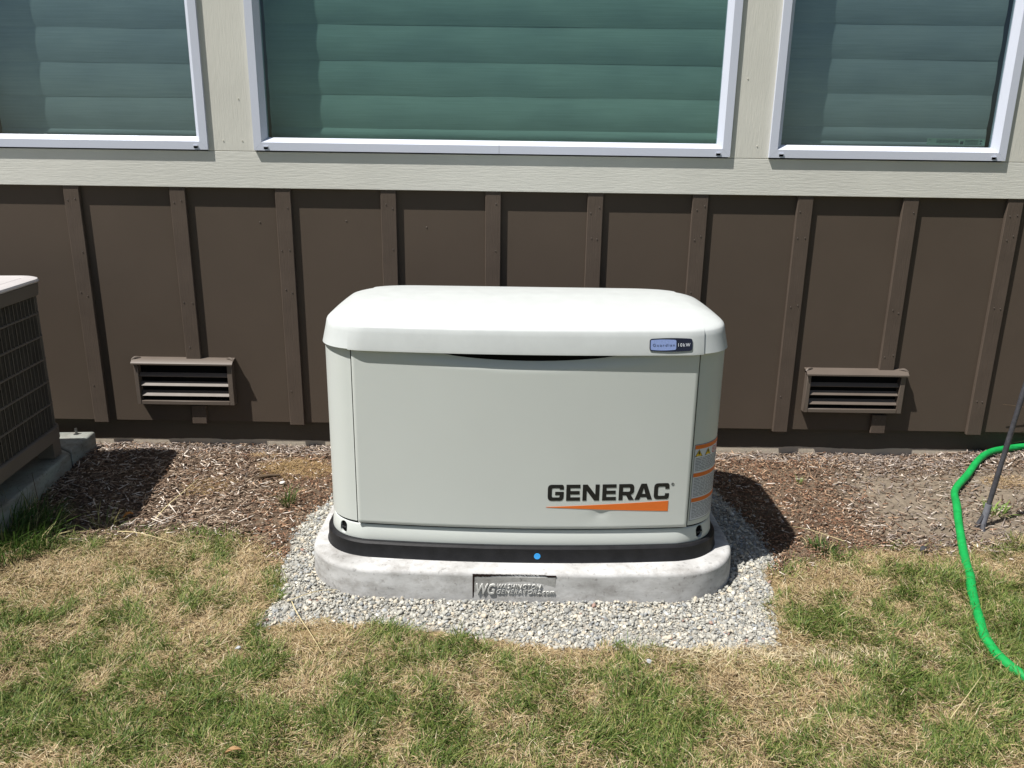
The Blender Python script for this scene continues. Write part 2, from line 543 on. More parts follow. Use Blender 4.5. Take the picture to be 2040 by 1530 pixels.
# trim boards
cuts = [-5.5, -2.6, 2.6, 5.5]
for a, b in zip(cuts[:-1], cuts[1:]):
    box('trim_board', a + .0006, b - .0006, FY, .014, FAS_B, 1.2065, M_TRIMH, house, bev=.0015)
    box('trim_board', a + .0006, b - .0006, FY, .014, WZ1 + .001, WZ1 + .14, M_TRIMH, house, bev=.0015)
def vboard(a, b):
    return box('trim_board', a, b, FY, .014, 1.2075, WZ1, M_TRIMV, house, bev=.0015)
vboard(-5.5, -3.2); vboard(-3.1995, -2.06)
vb1 = vboard(-1.172, -.988); vb2 = vboard(.811, .968); vboard(1.857, 3.0); vboard(3.0005, 5.5)
nails(vb1, -1.075, [1.235, 1.4], M_NAILC, FY - .0003, .035)
nails(vb2, .89, [1.245, 1.5], M_NAILC, FY - .0003, .03)
# upper siding
for k in range(5):
    box('siding_panel', -5.5 + k * 2.2 + .0008, -5.5 + (k + 1) * 2.2 - .0008, 0, .014, WZ1 + .14, 4.2, M_SIDING, house)
# inner wall with openings
for (a, b) in ((-5.5, -2.060), (-1.172, -.988), (.811, .968), (1.857, 5.5)):
    box('wall_core', a, b, .0145, .075, 1.2405, 2.3915, M_ROOM, house)
box('wall_core', -5.5, 5.5, .0145, .075, .6, 1.240, M_ROOM, house)
box('wall_core', -5.5, 5.5, .0145, .075, 2.392, 4.2, M_ROOM, house)
# room behind
rm = bmesh.new(); box_bm(rm, -5.5, 5.5, .0755, 3.2, .55, 4.25)
bmesh.ops.delete(rm, geom=[f for f in rm.faces if abs(f.calc_center_median().y - .0755) < .01], context='FACES')
mkbm('room_lining', rm, M_ROOM, house)
box('roof_slab', -5.6, 5.6, -.02, 3.3, 4.26, 4.4, M_TRIMH, house)

def frame_bars(x0, x1, z0, z1):
    """mitred vinyl frame: list of (bar mesh verts, faces) with face, bevelled bead"""
    # profile along inward distance t (0 at outer edge) -> y
    prof = [(.0, FY + .002), (.0, -.0325), (.0295, -.0327), (.0305, -.0310), (.048, -.009), (.048, .010), (.0, .010)]
    cx, cz = (x0 + x1) / 2, (z0 + z1) / 2
    bars = []
    cor = [(x0, z0, 1, 1), (x1, z0, -1, 1), (x1, z1, -1, -1), (x0, z1, 1, -1)]
    for i in range(4):
        A = cor[i]; B = cor[(i + 1) % 4]
        V_, F_ = [], []
        for (cxx, czz, sx, sz) in (A, B):
            for (t, y) in prof:
                V_.append((cxx + sx * t, y, czz + sz * t))
        n = len(prof)
        for k in range(n):
            F_.append((k, (k + 1) % n, n + (k + 1) % n, n + k))
        bars.append((V_, F_))
    return bars

def window(x0, x1, joint=None, sticker=False):
    w = None
    for i, (V_, F_) in enumerate(frame_bars(x0, x1, WZ0, WZ1)):
        # shrink bar ends a hair so the mitres show
        if i == 0:
            w = mk('window', V_, F_, M_VINYL, house, smooth=True, angle=30)
        else:
            V_ = [(x, y, z) for (x, y, z) in V_]
            sh = {1: (.0004, 0), 2: (0, .0004), 3: (-.0004, 0)}[i]
            V_ = [(x + sh[0], y, z + sh[1]) for (x, y, z) in V_]
            mk('frame_bar', V_, F_, M_VINYL, w, smooth=True, angle=30)
    # glass
    box('glass_pane', x0 + .046, x1 - .046, -.0035, .0005, WZ0 + .046, WZ1 - .046, M_GLASS if joint else M_GLASS2, w)
    # jamb lining boards between glass and blind
    j = .009
    for (a, b, c, d) in ((x0 + j - .004, x0 + j, WZ0 + .03, WZ1 - .03), (x1 - j, x1 - j + .004, WZ0 + .03, WZ1 - .03),
                         (x0 + j, x1 - j, WZ0 + .030, WZ0 + .034), (x0 + j, x1 - j, WZ1 - .034, WZ1 - .030)):
        box('jamb_lining', a, b, .0112, .068, c, d, M_JAMB, w)
    # spacer bar of the double glazing
    # weep hole covers
    for xx in (x0 + .045, x1 - .045):
        bm = bmesh.new()
        box_bm(bm, xx - .009, xx + .009, -.0360, -.0323, WZ0 + .013, WZ0 + .016)
        box_bm(bm, xx - .011, xx - .008, -.0325, -.0323, WZ0 + .003, WZ0 + .0128)
        box_bm(bm, xx + .008, xx + .011, -.0325, -.0323, WZ0 + .003, WZ0 + .0128)
        mkbm('weep_cover', bm, M_VINYL, w)
        box('weep_slot', xx - .0078, xx + .0078, -.0331, -.0325, WZ0 + .005, WZ0 + .0125, M_DARK, w)
    if joint:
        box('frame_joint', joint - .0006, joint + .0006, -.0331, -.0323, WZ0 + .001, WZ0 + .033, plain('joint_grey', (.3, .3, .33), .6), w)
    return w
w1 = window(*WIN[0]); w2 = window(*WIN[1], joint=-.062); w3 = window(*WIN[2])
# certification label strip on the inside of the right pane
st = box('glass_label', 1.57, 1.792, .0012, .0016, 1.2672, 1.291, plain('pale_green_label', (.50, .62, .50), .6, .3), w3)
bm = bmesh.new()
rr = random.Random(3)
def dash(bm, x0, x1, z0, z1, y): box_bm(bm, x0, x1, y - .0003, y, z0, z1)
for (a, b, rows) in ((1.606, 1.69, 3), (1.715, 1.765, 4), (1.577, 1.582, 1)):
    for k in range(rows):
        x = a
        zz = 1.286 - k * .0048
        while x < b:
            l = rr.uniform(.004, .012); dash(bm, x, min(x + l, b), zz - .0016, zz, .0010); x += l + .0015
box_bm(bm, 1.697, 1.709, .0007, .0010, 1.2705, 1.2815)
for zz in (1.283, 1.2735):
    v = [bm.verts.new(p) for p in ((1.770, .0009, zz - .003), (1.782, .0009, zz - .003), (1.776, .0009, zz + .004))]
    bm.faces.new(v)
mkbm('label_print', bm, M_INKG, st and w3)

# window blinds: folded panels hanging behind the glass
def blind(x0, x1, zfolds, zbot, label):
    root = empty('window_blind', (x0, .11, 2.36), label, 'blind', 'folded blinds behind the windows')
    zs = [zbot] + zfolds
    d = zfolds[-1] - zfolds[-2]
    while zs[-1] < 2.33:
        zs.append(zs[-1] + d)
    zs[-1] = 2.355
    nxs = 26
    seed = random.randint(0, 5)
    for i in range(len(zs) - 1):
        za, zb = zs[i], zs[i + 1]
        Vv, Ff = [], []
        prof = []
        for k in range(9):
            t = k / 8    # 0 bottom .. 1 top
            y = .090 - .0068 * math.sin(math.pi * (.04 + .92 * t ** .9)) - .0015 * (1 - t)
            prof.append((y, za - .004 + (zb - za + .004) * t))
        for s in range(nxs):
            x = x0 + (x1 - x0) * s / (nxs - 1)
            wv = .0013 * (float(vnoise(x, i * .31, .23, seed)) - .5)
            for (y, z) in prof:
                Vv.append((x, y + wv, z + wv * .5))
        n = len(prof)
        for s in range(nxs - 1):
            for k in range(n - 1):
                Ff.append((s * n + k, s * n + k + 1, (s + 1) * n + k + 1, (s + 1) * n + k))
        mk('fold', Vv, Ff, M_BLIND, root, smooth=True, angle=60)
    box('hem_bar', x0, x1, .084, .092, zbot - .016, zbot - .006, M_BLIND, root, bev=.002)
    return root
blind(-2.012, -1.186, [1.285, 1.408, 1.532, 1.655], 1.262, 'grey green folded blind behind the left window')
blind(-.955, .80, [1.303, 1.428, 1.551, 1.679], 1.264, 'green folded blind behind the wide middle window')
blind(.98, 1.838, [1.282, 1.335, 1.458, 1.583, 1.706], 1.262, 'dark teal folded blind behind the right window, stopping short of its right jamb')

# ------------------------------------------------------------------ crawl space vents
def vent(cx, zb, zt, w, ztop):
    """frame with hood and three angled slats"""
    x0, x1 = cx - w / 2, cx + w / 2
    bm = bmesh.new()
    yf = -.034
    box_bm(bm, x0, x0 + .016, yf, -.001, zb, zt, .0012)
    box_bm(bm, x1 - .020, x1, yf, -.001, zb, zt, .0012)
    box_bm(bm, x0 + .0165, x1 - .0205, yf + .001, -.001, zb, zb + .016, .0012)
    v = mkbm('vent', bm, M_VENT, house, smooth=True, angle=40)
    box('vent_back', x0 + .010, x1 - .010, -.0045, -.0006, zb + .01, zt, M_DARK, v)
    hh = (zt - zb - .02)
    for k, (f, dp, wd) in enumerate(((.12, .018, .020), (.40, .014, .016), (.66, .012, .014))):
        z = zb + .018 + hh * f
        zb_, zt_ = z, z + wd
        V_ = [(x0 + .018, yf + .004, zb_), (x1 - .022, yf + .004, zb_), (x1 - .022, yf + .004 + dp, zt_), (x0 + .018, yf + .004 + dp, zt_),
              (x0 + .018, yf + .0055, zb_ - .002), (x1 - .022, yf + .0055, zb_ - .002), (x1 - .022, yf + .0055 + dp, zt_ - .002), (x0 + .018, yf + .0055 + dp, zt_ - .002)]
        mk('slat', V_, [(0, 1, 2, 3), (7, 6, 5, 4), (0, 4, 5, 1), (1, 5, 6, 2), (2, 6, 7, 3), (3, 7, 4, 0)], M_VENT, v)
    # hood: sloping top with drooping lip, rounded end ears
    hx0, hx1 = x0 - .006, x1 + .006
    prof = [(-.001, ztop), (-.030, ztop - .006), (-.044, ztop - .018), (-.044, ztop - .024), (-.0415, ztop - .024), (-.0415, ztop - .019), (-.029, ztop - .010), (-.001, ztop - .004)]
    V_ = [(hx0, y, z) for y, z in prof] + [(hx1, y, z) for y, z in prof]
    n = len(prof)
    F_ = [(k, (k + 1) % n, n + (k + 1) % n, n + k) for k in range(n)] + [tuple(range(n)), tuple(range(2 * n - 1, n - 1, -1))]
    mk('hood', V_, F_, M_VENT, v, smooth=True, angle=30)
    for s, xx in ((-1, hx0), (1, hx1)):
        P = [(xx - s * .030, -.012, ztop - .002), (xx - s * .012, -.020, ztop + .000), (xx + s * .001, -.028, ztop - .009)]
        Vt, Ft = tube(spline(P, 4), [.003, .004, .005, .0055, .006, .006, .0055, .005, .004], 8)
        mk('hood_ear', Vt, Ft, M_VENT, v, smooth=True)
    return v
vent(-1.350, .193, .368, .402, .389)
vent(1.412, .199, .362, .404, .383)

# ------------------------------------------------------------------ generator and its slab
GXC, YF, YB = .036, -1.040, -.425
GC = (YF + YB) / 2; GD = (YB - YF) / 2
BOW = .027
def bow(x, y, b=BOW):
    u = (x - GXC) / .49
    if abs(u) >= 1 or y > GC: return 0.0
    return b * (1 - u * u) * min(1, ((GC - y) / GD)) ** 2
def bend(me):
    for v in me.vertices: v.co.y -= bow(v.co.x, YF)
    return me
pad = empty('concrete_pad', (GXC + .005, -.72, -.08), 'light grey rounded concrete slab under the white generator', 'slab')
PXC, PYC, PA, PD = .0395, -.735, .642, .398
def pring(inset, z):
    return [(x, y - bow(x, y, .015), z) for x, y in rrect(PA - inset, PD - inset, .205 - inset, 16, PXC, PYC, dense=20)]
bm = loft_bm([pring(-.006, -.10), pring(-.003, -.03), pring(-.0005, .048), pring(0, .0515), pring(.0025, .0568), pring(.0065, .0598), pring(.011, .0612), pring(.016, .0617), pring(.08, .062)])
slab = mkbm('slab', bm, M_CONC, pad, smooth=True, angle=40)
PY = PYC - PD - .0147
# inset maker's plate with raised lettering
box('name_plate', -.1015, .133, PY - .0012, PY + .01, -.05, .0500, concrete('shaded_plate_concrete', (.24, .235, .225), (.40, .40, .385), .6), pad, bev=.0008)  # plate darkened: shadow around the raised letters put into its colour
rr = random.Random(5)
def ragged(pts_top, pts_bot, name, y, dep=.002):
    n = len(pts_top)
    V_ = [(x, y, z) for x, z in pts_top] + [(x, y, z) for x, z in pts_bot] + [(x, y + dep, z) for x, z in pts_top] + [(x, y + dep, z) for x, z in pts_bot]
    F_ = []
    for i in range(n - 1):
        F_.append((i, i + 1, n + i + 1, n + i))
        F_.append((2 * n + i, 2 * n + i + 1, i + 1, i)); F_.append((n + i, n + i + 1, 3 * n + i + 1, 3 * n + i))
    return mk(name, V_, F_, M_GAPSHADE, pad)  # dark strip laid on the slab as the plate gap's shadow
tp, bt = [], []
for i in range(90):
    t = i / 89; x = -.1045 + t * .238
    th = .0075 - .004 * ss(.1, .32, t) - .0022 * ss(.3, .45, t) + .0035 * ss(.88, .9, t)
    j = rr.uniform(-.0009, .0009) if t < .88 else 0
    jj = (rr.uniform(-.0028, .001) if .45 < t < .85 else rr.uniform(-.001, .001)) if t < .9 else 0
    drop = .0018 * ss(.84, .9, t)
    ztop_ = .0572 + j * .5 - drop
    tp.append((x, ztop_)); bt.append((x, ztop_ - th - jj))
ragged(tp, bt, 'plate_gap_shadow', PY - .0018)
tp = []; bt = []
for i in range(30):
    t = i / 29; z = .054 - t * .085
    wd = .0058 - .003 * t + rr.uniform(-.0005, .0005)
    tp.append((-.1045, z)); bt.append((-.1045 + wd, z))
ragged(tp, bt, 'plate_gap_shadow', PY - .0017)

def text_mesh(s, size, shear=0, extrude=.0, bold=0, space=1.0, align='LEFT', xs=1.0):
    cu = bpy.data.curves.new('lettering', 'FONT')
    cu.body = s; cu.size = size; cu.shear = shear; cu.extrude = extrude; cu.offset = bold
    cu.space_character = space; cu.align_x = align; cu.resolution_u = 3
    ob = bpy.data.objects.new('lettering', cu); COL.objects.link(ob)
    dg = bpy.context.evaluated_depsgraph_get(); dg.update()
    me = bpy.data.meshes.new_from_object(ob.evaluated_get(dg))
    bpy.data.objects.remove(ob)
    xsn = [v.co.x for v in me.vertices]
    return me, min(xsn), max(xsn)
FACE = Matrix(((1, 0, 0, 0), (0, 0, -1, 0), (0, 1, 0, 0), (0, 0, 0, 1)))   # XY text -> XZ facing -Y
gen_ref = {}
def put_text(name, s, x0, x1, z, y, h, mat, parent, kw_lip=False, **kw):
    """text fitted between x0 and x1, cap height h, baseline z"""
    me, a, b = text_mesh(s, h / .70, **kw)
    sx = (x1 - x0) / (b - a)
    T = Matrix.Translation((x0 - a * sx, y, z)) @ FACE @ Matrix.Diagonal((sx, 1, 1, 1))
    me.transform(T)
    if kw_lip: me.transform(LIP)
    if parent == gen_ref.get('g'): bend(me)
    me.materials.clear()
    return link(name, me, mat, parent)
M_PLTX = plain('lit_concrete_letter', (.52, .52, .50), .8, .2, var=.05)  # paler than the plate: the letters' lit faces put into the colour
ty = PY - .0022
put_text('lettering', 'WG', -.094, -.0385, -.0025, ty, .031, M_PLTX, pad, shear=.25, extrude=.0048, bold=.0006)
put_text('lettering', 'WASHINGTON', -.0335, .092, .0148, ty, .0135, M_PLTX, pad, shear=.35, extrude=.0032, space=1.12)
put_text('lettering', 'GENERATORS.com', -.036, .130, -.0018, ty, .0135, M_PLTX, pad, shear=.35, extrude=.0032, space=1.12)

gen = empty('generator', (GXC, GC, .05), 'cream white standby generator cabinet standing on the concrete slab', 'generator')
R0 = .132
gen_ref['g'] = gen
def gring(a_off, z, r_off=0, arch=0):
    pts = rrect(.580 + a_off, GD + a_off, max(.02, R0 + a_off + r_off), 18, GXC, GC, dense=24)
    return [(x, y - bow(x, y), z + arch * (1 - min(1, ((y - GC) / GD) ** 2))) for x, y in pts]
# black composite base
bm = loft_bm([gring(.022, .0622), gring(.019, .068), gring(.017, .103), gring(.012, .1085), gring(.006, .1095), gring(-.05, .1095)])
# wavy upper edge wear
for v in bm.verts:
    if v.co.z > .10: v.co.z += .0012 * (float(vnoise(v.co.x, v.co.y, .06, 2)) - .5)
mkbm('base_skid', bm, M_BLACKB, gen, smooth=True, angle=30)
# cream lower tray
bm = loft_bm([gring(.003, .1100), gring(.0035, .113), gring(.002, .130), gring(-.0005, .147), gring(-.0025, .1535), gring(-.0060, .1565), gring(-.05, .157)])
bmesh.ops.recalc_face_normals(bm, faces=bm.faces)
tray_me = bpy.data.meshes.new('lower_tray'); bm.to_mesh(tray_me); bm.free()
tray_o = bpy.data.objects.new('lower_tray_raw', tray_me); COL.objects.link(tray_o)
def plan_path(off):
    pts = rrect(.580 + off, GD + off, R0 + off, 40, GXC, GC)
    return pts
def plan_at_x(x, off, side=1):
    """front-corner y and outward normal at a given x of the body plan"""
    a = .580 + off; r = R0 + off
    cx = GXC + side * (a - r); cy = GC - (GD + off - r)
    dx = (x - cx) * side
    if dx <= 0: return YF - off, Vector((0, -1, 0))
    c = math.sqrt(max(0, r * r - dx * dx))
    return cy - c, Vector((side * dx / r, -c / r, 0))
cutters = []
for side, hx, hz in ((-1, -.4975, .1325), (1, .566, .1345)):
    y, nrm = plan_at_x(hx, .004, side)
    c = Vector((hx, y, hz)); tdir = Vector((-nrm.y, nrm.x, 0))
    outl = []
    for k in range(20):
        w = 2 * math.pi * k / 20
        px = .0145 * math.cos(w); pz = .0125 * math.sin(w)
        pz += .0060 if math.sin(w) > 0 else -.0060
        outl.append((px, pz))
    cb = bmesh.new()
    A = [cb.verts.new(c + tdir * p + Vector((0, 0, q)) + nrm * .02) for p, q in outl]
    Bv = [cb.verts.new(c + tdir * p + Vector((0, 0, q)) - nrm * .014) for p, q in outl]
    cb.faces.new(A); cb.faces.new(list(reversed(Bv)))
    for k in range(20):
        cb.faces.new((A[k], Bv[k], Bv[(k + 1) % 20], A[(k + 1) % 20]))
    bmesh.ops.recalc_face_normals(cb, faces=cb.faces)
    cm = bpy.data.meshes.new('cut'); cb.to_mesh(cm); cb.free()
    co = bpy.data.objects.new('cut', cm); COL.objects.link(co); cutters.append(co)
    # dark inside and rubber lip
    Vp = [c + tdir * (p * .99) + Vector((0, 0, q * .99)) - nrm * .009 for p, q in outl] + [c + tdir * (p * .99) + Vector((0, 0, q * .99)) - nrm * .0135 for p, q in outl]
    mk('lifting_hole', Vp, [tuple(range(20)), tuple(range(39, 19, -1))] + [(k, (k + 1) % 20, 20 + (k + 1) % 20, 20 + k) for k in range(20)], M_DARK, gen)
    Vt, Ft = tube([c + tdir * -.011 - nrm * .004 + Vector((0, 0, -.001)), c - nrm * .002, c + tdir * .011 - nrm * .004], .0028, 8)
    mk('rubber_lip', Vt, Ft, M_BLACKB, gen, smooth=True)
for co in cutters:
    md = tray_o.modifiers.new('b', 'BOOLEAN'); md.operation = 'DIFFERENCE'; md.object = co; md.solver = 'EXACT'
dg = bpy.context.evaluated_depsgraph_get(); dg.update()
tm = bpy.data.meshes.new_from_object(tray_o.evaluated_get(dg))
tm.materials.clear(); tm.name = 'lower_tray'
bpy.data.objects.remove(tray_o)
for co in cutters: bpy.data.objects.remove(co)
link('lower_tray', tm, M_WHITE, gen, smooth=True, angle=30)
# dark inner core seen through the gaps
bm = loft_bm([gring(-.0050, .150), gring(-.0050, .69)])
mkbm('inner_core', bm, M_DARK, gen)
# corner panels and rear panel cut from the body shell
def shell(name, x0, x1, rear=False, front=False):
    bm = loft_bm([gring(0, .163), gring(0, .30), gring(0, .45), gring(0, .60), gring(0, .693)], False, False)
    geom = lambda: list(bm.verts) + list(bm.edges) + list(bm.faces)
    bmesh.ops.bisect_plane(bm, geom=geom(), plane_co=(x0, 0, 0), plane_no=(1, 0, 0), clear_inner=True)
    bmesh.ops.bisect_plane(bm, geom=geom(), plane_co=(x1, 0, 0), plane_no=(1, 0, 0), clear_outer=True)
    if rear:
        bmesh.ops.bisect_plane(bm, geom=geom(), plane_co=(0, GC, 0), plane_no=(0, 1, 0), clear_inner=True)
    bmesh.ops.recalc_face_normals(bm, faces=bm.faces)
    # thickness: fold the rims inwards
    be = [e for e in bm.edges if e.is_boundary]
    r = bmesh.ops.extrude_edge_only(bm, edges=be)
    for v in [v for v in r['geom'] if isinstance(v, bmesh.types.BMVert)]:
        d = Vector((v.co.x - GXC, v.co.y - GC, 0))
        n = Vector((0, 1, 0)) if v.co.y < GC - .2 and abs(v.co.x - GXC) < .5 else -d.normalized()
        v.co += n * .005
    return mkbm(name, bm, M_WHITE, gen, smooth=True, angle=40)
SEAM = .4815
shell('corner_panel', GXC - .62, GXC - SEAM - .0042)
shell('corner_panel', GXC + SEAM + .0042, GXC + .62)
shell('rear_panel', GXC - SEAM + .002, GXC + SEAM - .002, rear=True)
# front door with hand recess along its top edge and a small dent
bm = bmesh.new()
NXd, NZd = 120, 56
x0, x1, z0, z1 = GXC - SEAM + .0020, GXC + SEAM - .0020, .1640, .692
grid = []
for j in range(NZd + 1):
    row = []
    for i in range(NXd + 1):
        x = x0 + (x1 - x0) * i / NXd; z = z0 + (z1 - z0) * j / NZd
        y = YF - .0042
        e = min(i, NXd - i); 
        y -= bow(x, YF)
        u = (x - (GXC + .01)) / .43
        if abs(u) < 1:
            lens = (1 - u * u) ** .8
            dz = max(0, (z - (.689 - .035 * lens - .012))) / .03
            y += .015 * lens * min(1, dz) 
        # dent
        r2 = ((x - .262) / .020) ** 2 + ((z - .212) / .012) ** 2
        y += .0026 * math.exp(-r2)
        r3 = ((x - .262) / .05) ** 2 + ((z - .192) / .02) ** 2
        y += .0009 * math.exp(-r3) * ss(z0, z0 + .02, z)
        row.append(bm.verts.new((x, y, z)))
    grid.append(row)
for j in range(NZd):
    for i in range(NXd):
        bm.faces.new((grid[j][i], grid[j][i + 1], grid[j + 1][i + 1], grid[j + 1][i]))
bmesh.ops.recalc_face_normals(bm, faces=bm.faces)
be = [e for e in bm.edges if e.is_boundary]
for step, (inn, back) in enumerate(((.0030, .0022), (.0, .012))):
    r = bmesh.ops.extrude_edge_only(bm, edges=be)
    nv = [v for v in r['geom'] if isinstance(v, bmesh.types.BMVert)]
    for v in nv:
        v.co.y += back
        sx = -1 if v.co.x > x1 - .002 else (1 if v.co.x < x0 + .002 else 0)
        sz = -1 if v.co.z > z1 - .002 else (1 if v.co.z < z0 + .002 else 0)
        v.co.x -= sx * inn * .6; v.co.z -= sz * inn * .6
    be = [e for e in r['geom'] if isinstance(e, bmesh.types.BMEdge)]
door = mkbm('door', bm, M_WHITE, gen, smooth=True, angle=60)
DY = YF - .0043
# lid
LA = .584
def lring(ia, id_, z, r=.135, arch=.018):
    pts = rrect(LA - ia, GD + .014 - id_, r, 18, GXC, GC, dense=24)
    out = []
    for x, y in pts:
        k = max(0, min(1, (z - .738) / .03))
        aa = arch * k * (1 - ((y - GC) / GD) ** 2 if abs(y - GC) < GD else 0)
        out.append((x, y - bow(x, y), z + aa))
    return out
RG = [(.012, .012, .6865), (.0, .0, .6860), (.0008, .0008, .690), (.009, .008, .732), (.0115, .0100, .7445), (.0135, .0120, .7485, .137), (.019, .0170, .7525, .14), (.030, .027, .7565, .15), (.045, .040, .7605, .155), (.063, .057, .7640, .15), (.086, .080, .767, .14), (.115, .11, .769, .12), (.16, .15, .7705, .10), (.21, .20, .7715, .08), (.26, .25, .772, .05), (.31, .30, .7725, .015)]
def lid_bm(raise_=0):
    bm = loft_bm([lring(*q) for q in RG], False, True)
    bmesh.ops.recalc_face_normals(bm, faces=bm.faces)
    bm.normal_update()
    if raise_:
        for v in bm.verts:
            v.co += v.normal * raise_
    return bm
for (nm, a, b, rs) in (('lid', GXC - .490, GXC + .490, .0028), ('lid_end_cap', GXC - .64, GXC - .478, 0), ('lid_end_cap', GXC + .478, GXC + .64, 0)):
    bm = lid_bm(rs)
    geom = lambda: list(bm.verts) + list(bm.edges) + list(bm.faces)
    bmesh.ops.bisect_plane(bm, geom=geom(), plane_co=(a, 0, 0), plane_no=(1, 0, 0), clear_inner=True)
    bmesh.ops.bisect_plane(bm, geom=geom(), plane_co=(b, 0, 0), plane_no=(1, 0, 0), clear_outer=True)
    if rs:
        be = [e for e in bm.edges if e.is_boundary and abs(abs(e.verts[0].co.x - GXC) - .490) < .002 and abs(abs(e.verts[1].co.x - GXC) - .490) < .002]
        r = bmesh.ops.extrude_edge_only(bm, edges=be)
        for v in [v for v in r['geom'] if isinstance(v, bmesh.types.BMVert)]:
            v.co.x -= math.copysign(.0006, v.co.x - GXC); v.co.z -= .0026; 
            if v.co.y < GC - .28: v.co.y += .0026
    mkbm(nm, bm, M_LID, gen, smooth=True, angle=32)
# underside plate so the lid is closed
bm = loft_bm([[(x, y, .6875) for x, y, z in lring(.013, .013, .6875)], [(x, y, .692) for x, y, z in lring(.013, .013, .692)]])
mkbm('lid_underside', bm, M_DARK, gen)
# hinge latch stubs at the sides under the lid
for sx in (-1, 1):
    xx = GXC + sx * .583
    box('lid_latch', xx - .004, xx + .004, -.86, -.82, .658, .690, M_DARK, gen, bev=.001)

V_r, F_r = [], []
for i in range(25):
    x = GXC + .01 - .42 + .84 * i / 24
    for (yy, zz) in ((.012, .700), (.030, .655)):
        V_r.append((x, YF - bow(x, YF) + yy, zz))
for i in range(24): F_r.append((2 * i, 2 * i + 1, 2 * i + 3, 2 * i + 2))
mk('recess_shade_plate', V_r, F_r, plain('recess_shade_blue', (.09, .11, .17), .5, .3), gen)  # shade under the lid put into this plate's blue-black colour
# lettering: bold extended capitals from outlines
def rnd(pts, rads, n=5):
    out = []
    m = len(pts)
    for i in range(m):
        p = Vector(pts[i]); r = rads[i] if hasattr(rads, '__len__') else rads
        if r <= 0: out.append(tuple(p)); continue
        a = (Vector(pts[i - 1]) - p); b = (Vector(pts[(i + 1) % m]) - p)
        rr_ = min(r, a.length * .49, b.length * .49)
        A = p + a.normalized() * rr_; B_ = p + b.normalized() * rr_
        for k in range(n + 1):
            t = k / n
            q = A * (1 - t) ** 2 + p * 2 * t * (1 - t) + B_ * t * t
            out.append(tuple(q))
    return out
def glyph(ch):
    t, h = .25, .21
    if ch == 'C':
        w = .96
        return w, [rnd([(w, .36), (w, 0), (0, 0), (0, 1), (w, 1), (w, .64), (w - t, .64), (w - t, 1 - h), (t, 1 - h), (t, h), (w - t, h), (w - t, .36)], [0, .26, .26, .26, .26, 0, 0, .08, .1, .1, .08, 0])]
    if ch == 'G':
        w = .99
        return w, [rnd([(w, .56), (w, 0), (0, 0), (0, 1), (w, 1), (w, .70), (w - t, .70), (w - t, 1 - h), (t, 1 - h), (t, h), (w - t, h), (w - t, .36), (.46, .36), (.46, .56)], [0, .26, .26, .26, .26, 0, 0, .08, .1, .1, .06, 0, 0, 0])]
    if ch == 'E':
        w = .86
        return w, [[(0, 0), (w, 0), (w, h), (t, h), (t, .395), (w * .96, .395), (w * .96, .605), (t, .605), (t, 1 - h), (w, 1 - h), (w, 1), (0, 1)]]
    if ch == 'N':
        w = 1.04
        return w, [[(0, 0), (t, 0), (t, .62), (w - t * 1.2, 0), (w, 0), (w, 1), (w - t, 1), (w - t, .38), (t * 1.2, 1), (0, 1)]]
    if ch == 'R':
        w = .95
        return w, [rnd([(0, 0), (t, 0), (t, .30), (.46, .30), (w - .32, 0), (w + .02, 0), (w - .2, .33), (w, .45), (w, 1), (0, 1)], [0, 0, 0, 0, 0, 0, 0, .16, .24, 0]),
                   rnd([(t, .52), (w - t, .52), (w - t, .785), (t, .785)], [0, .08, .08, 0])]
    if ch == 'A':
        w = 1.10
        return w, [[(0, 0), (.29, 0), (.36, .16), (w - .36, .16), (w - .29, 0), (w, 0), (w / 2 + .17, 1), (w / 2 - .17, 1)],
                   [(.445, .36), (w - .445, .36), (w / 2, .74)]]
def outline_mesh(loops_list, extr=.0003):
    cu = bpy.data.curves.new('o', 'CURVE'); cu.dimensions = '2D'; cu.fill_mode = 'BOTH'; cu.extrude = extr
    for lp in loops_list:
        sp = cu.splines.new('POLY'); sp.points.add(len(lp) - 1)
        for p, q in zip(sp.points, lp): p.co = (q[0], q[1], 0, 1)
        sp.use_cyclic_u = True
    ob = bpy.data.objects.new('o', cu); COL.objects.link(ob)
    dg = bpy.context.evaluated_depsgraph_get(); dg.update()
    me = bpy.data.meshes.new_from_object(ob.evaluated_get(dg))
    bpy.data.objects.remove(ob); me.materials.clear()
    return me
word = 'GENERAC'
gaps = [.16, .155, .19, .17, .06, .10, 0]
W_ = sum(glyph(c)[0] for c in word) + sum(gaps)
gx0, gx1, gzb, gzh = .1067, .4575, .2517, .0495
sc = (gx1 - gx0) / W_
x = 0
slope = (.2545 - .2517) / (gx1 - gx0)
for c, gp in zip(word, gaps):
    w, loops = glyph(c)
    me = outline_mesh([[((p[0] + x) * sc, p[1] * gzh) for p in lp] for lp in loops])
    me.transform(Matrix.Translation((gx0, DY - .0004, gzb)) @ FACE)
    for v in me.vertices: v.co.z += slope * (v.co.x - gx0)
    bend(me)
    link('lettering', me, M_INK, gen)
    x += w + gp
V_w = []
for i in range(21):
    t = i / 20
    for q in (.0005 + .0165 * t, -.0005 - .0150 * t): V_w.append((.1030 + .3545 * t, 0, .2315 + q))
n_w = len(V_w)
V_w = [(x, DY - .0006, z) for x, y, z in V_w] + [(x, DY, z) for x, y, z in V_w]
me = bpy.data.meshes.new('logo_wedge')
me.from_pydata(V_w, [], [(2 * i, 2 * i + 1, 2 * i + 3, 2 * i + 2) for i in range(20)] + [(2 * i, 2 * i + 2, n_w + 2 * i + 2, n_w + 2 * i) for i in range(20)] + [(2 * i + 1, n_w + 2 * i + 1, n_w + 2 * i + 3, 2 * i + 3) for i in range(20)] + [(40, 41, n_w + 41, n_w + 40)])
bend(me)
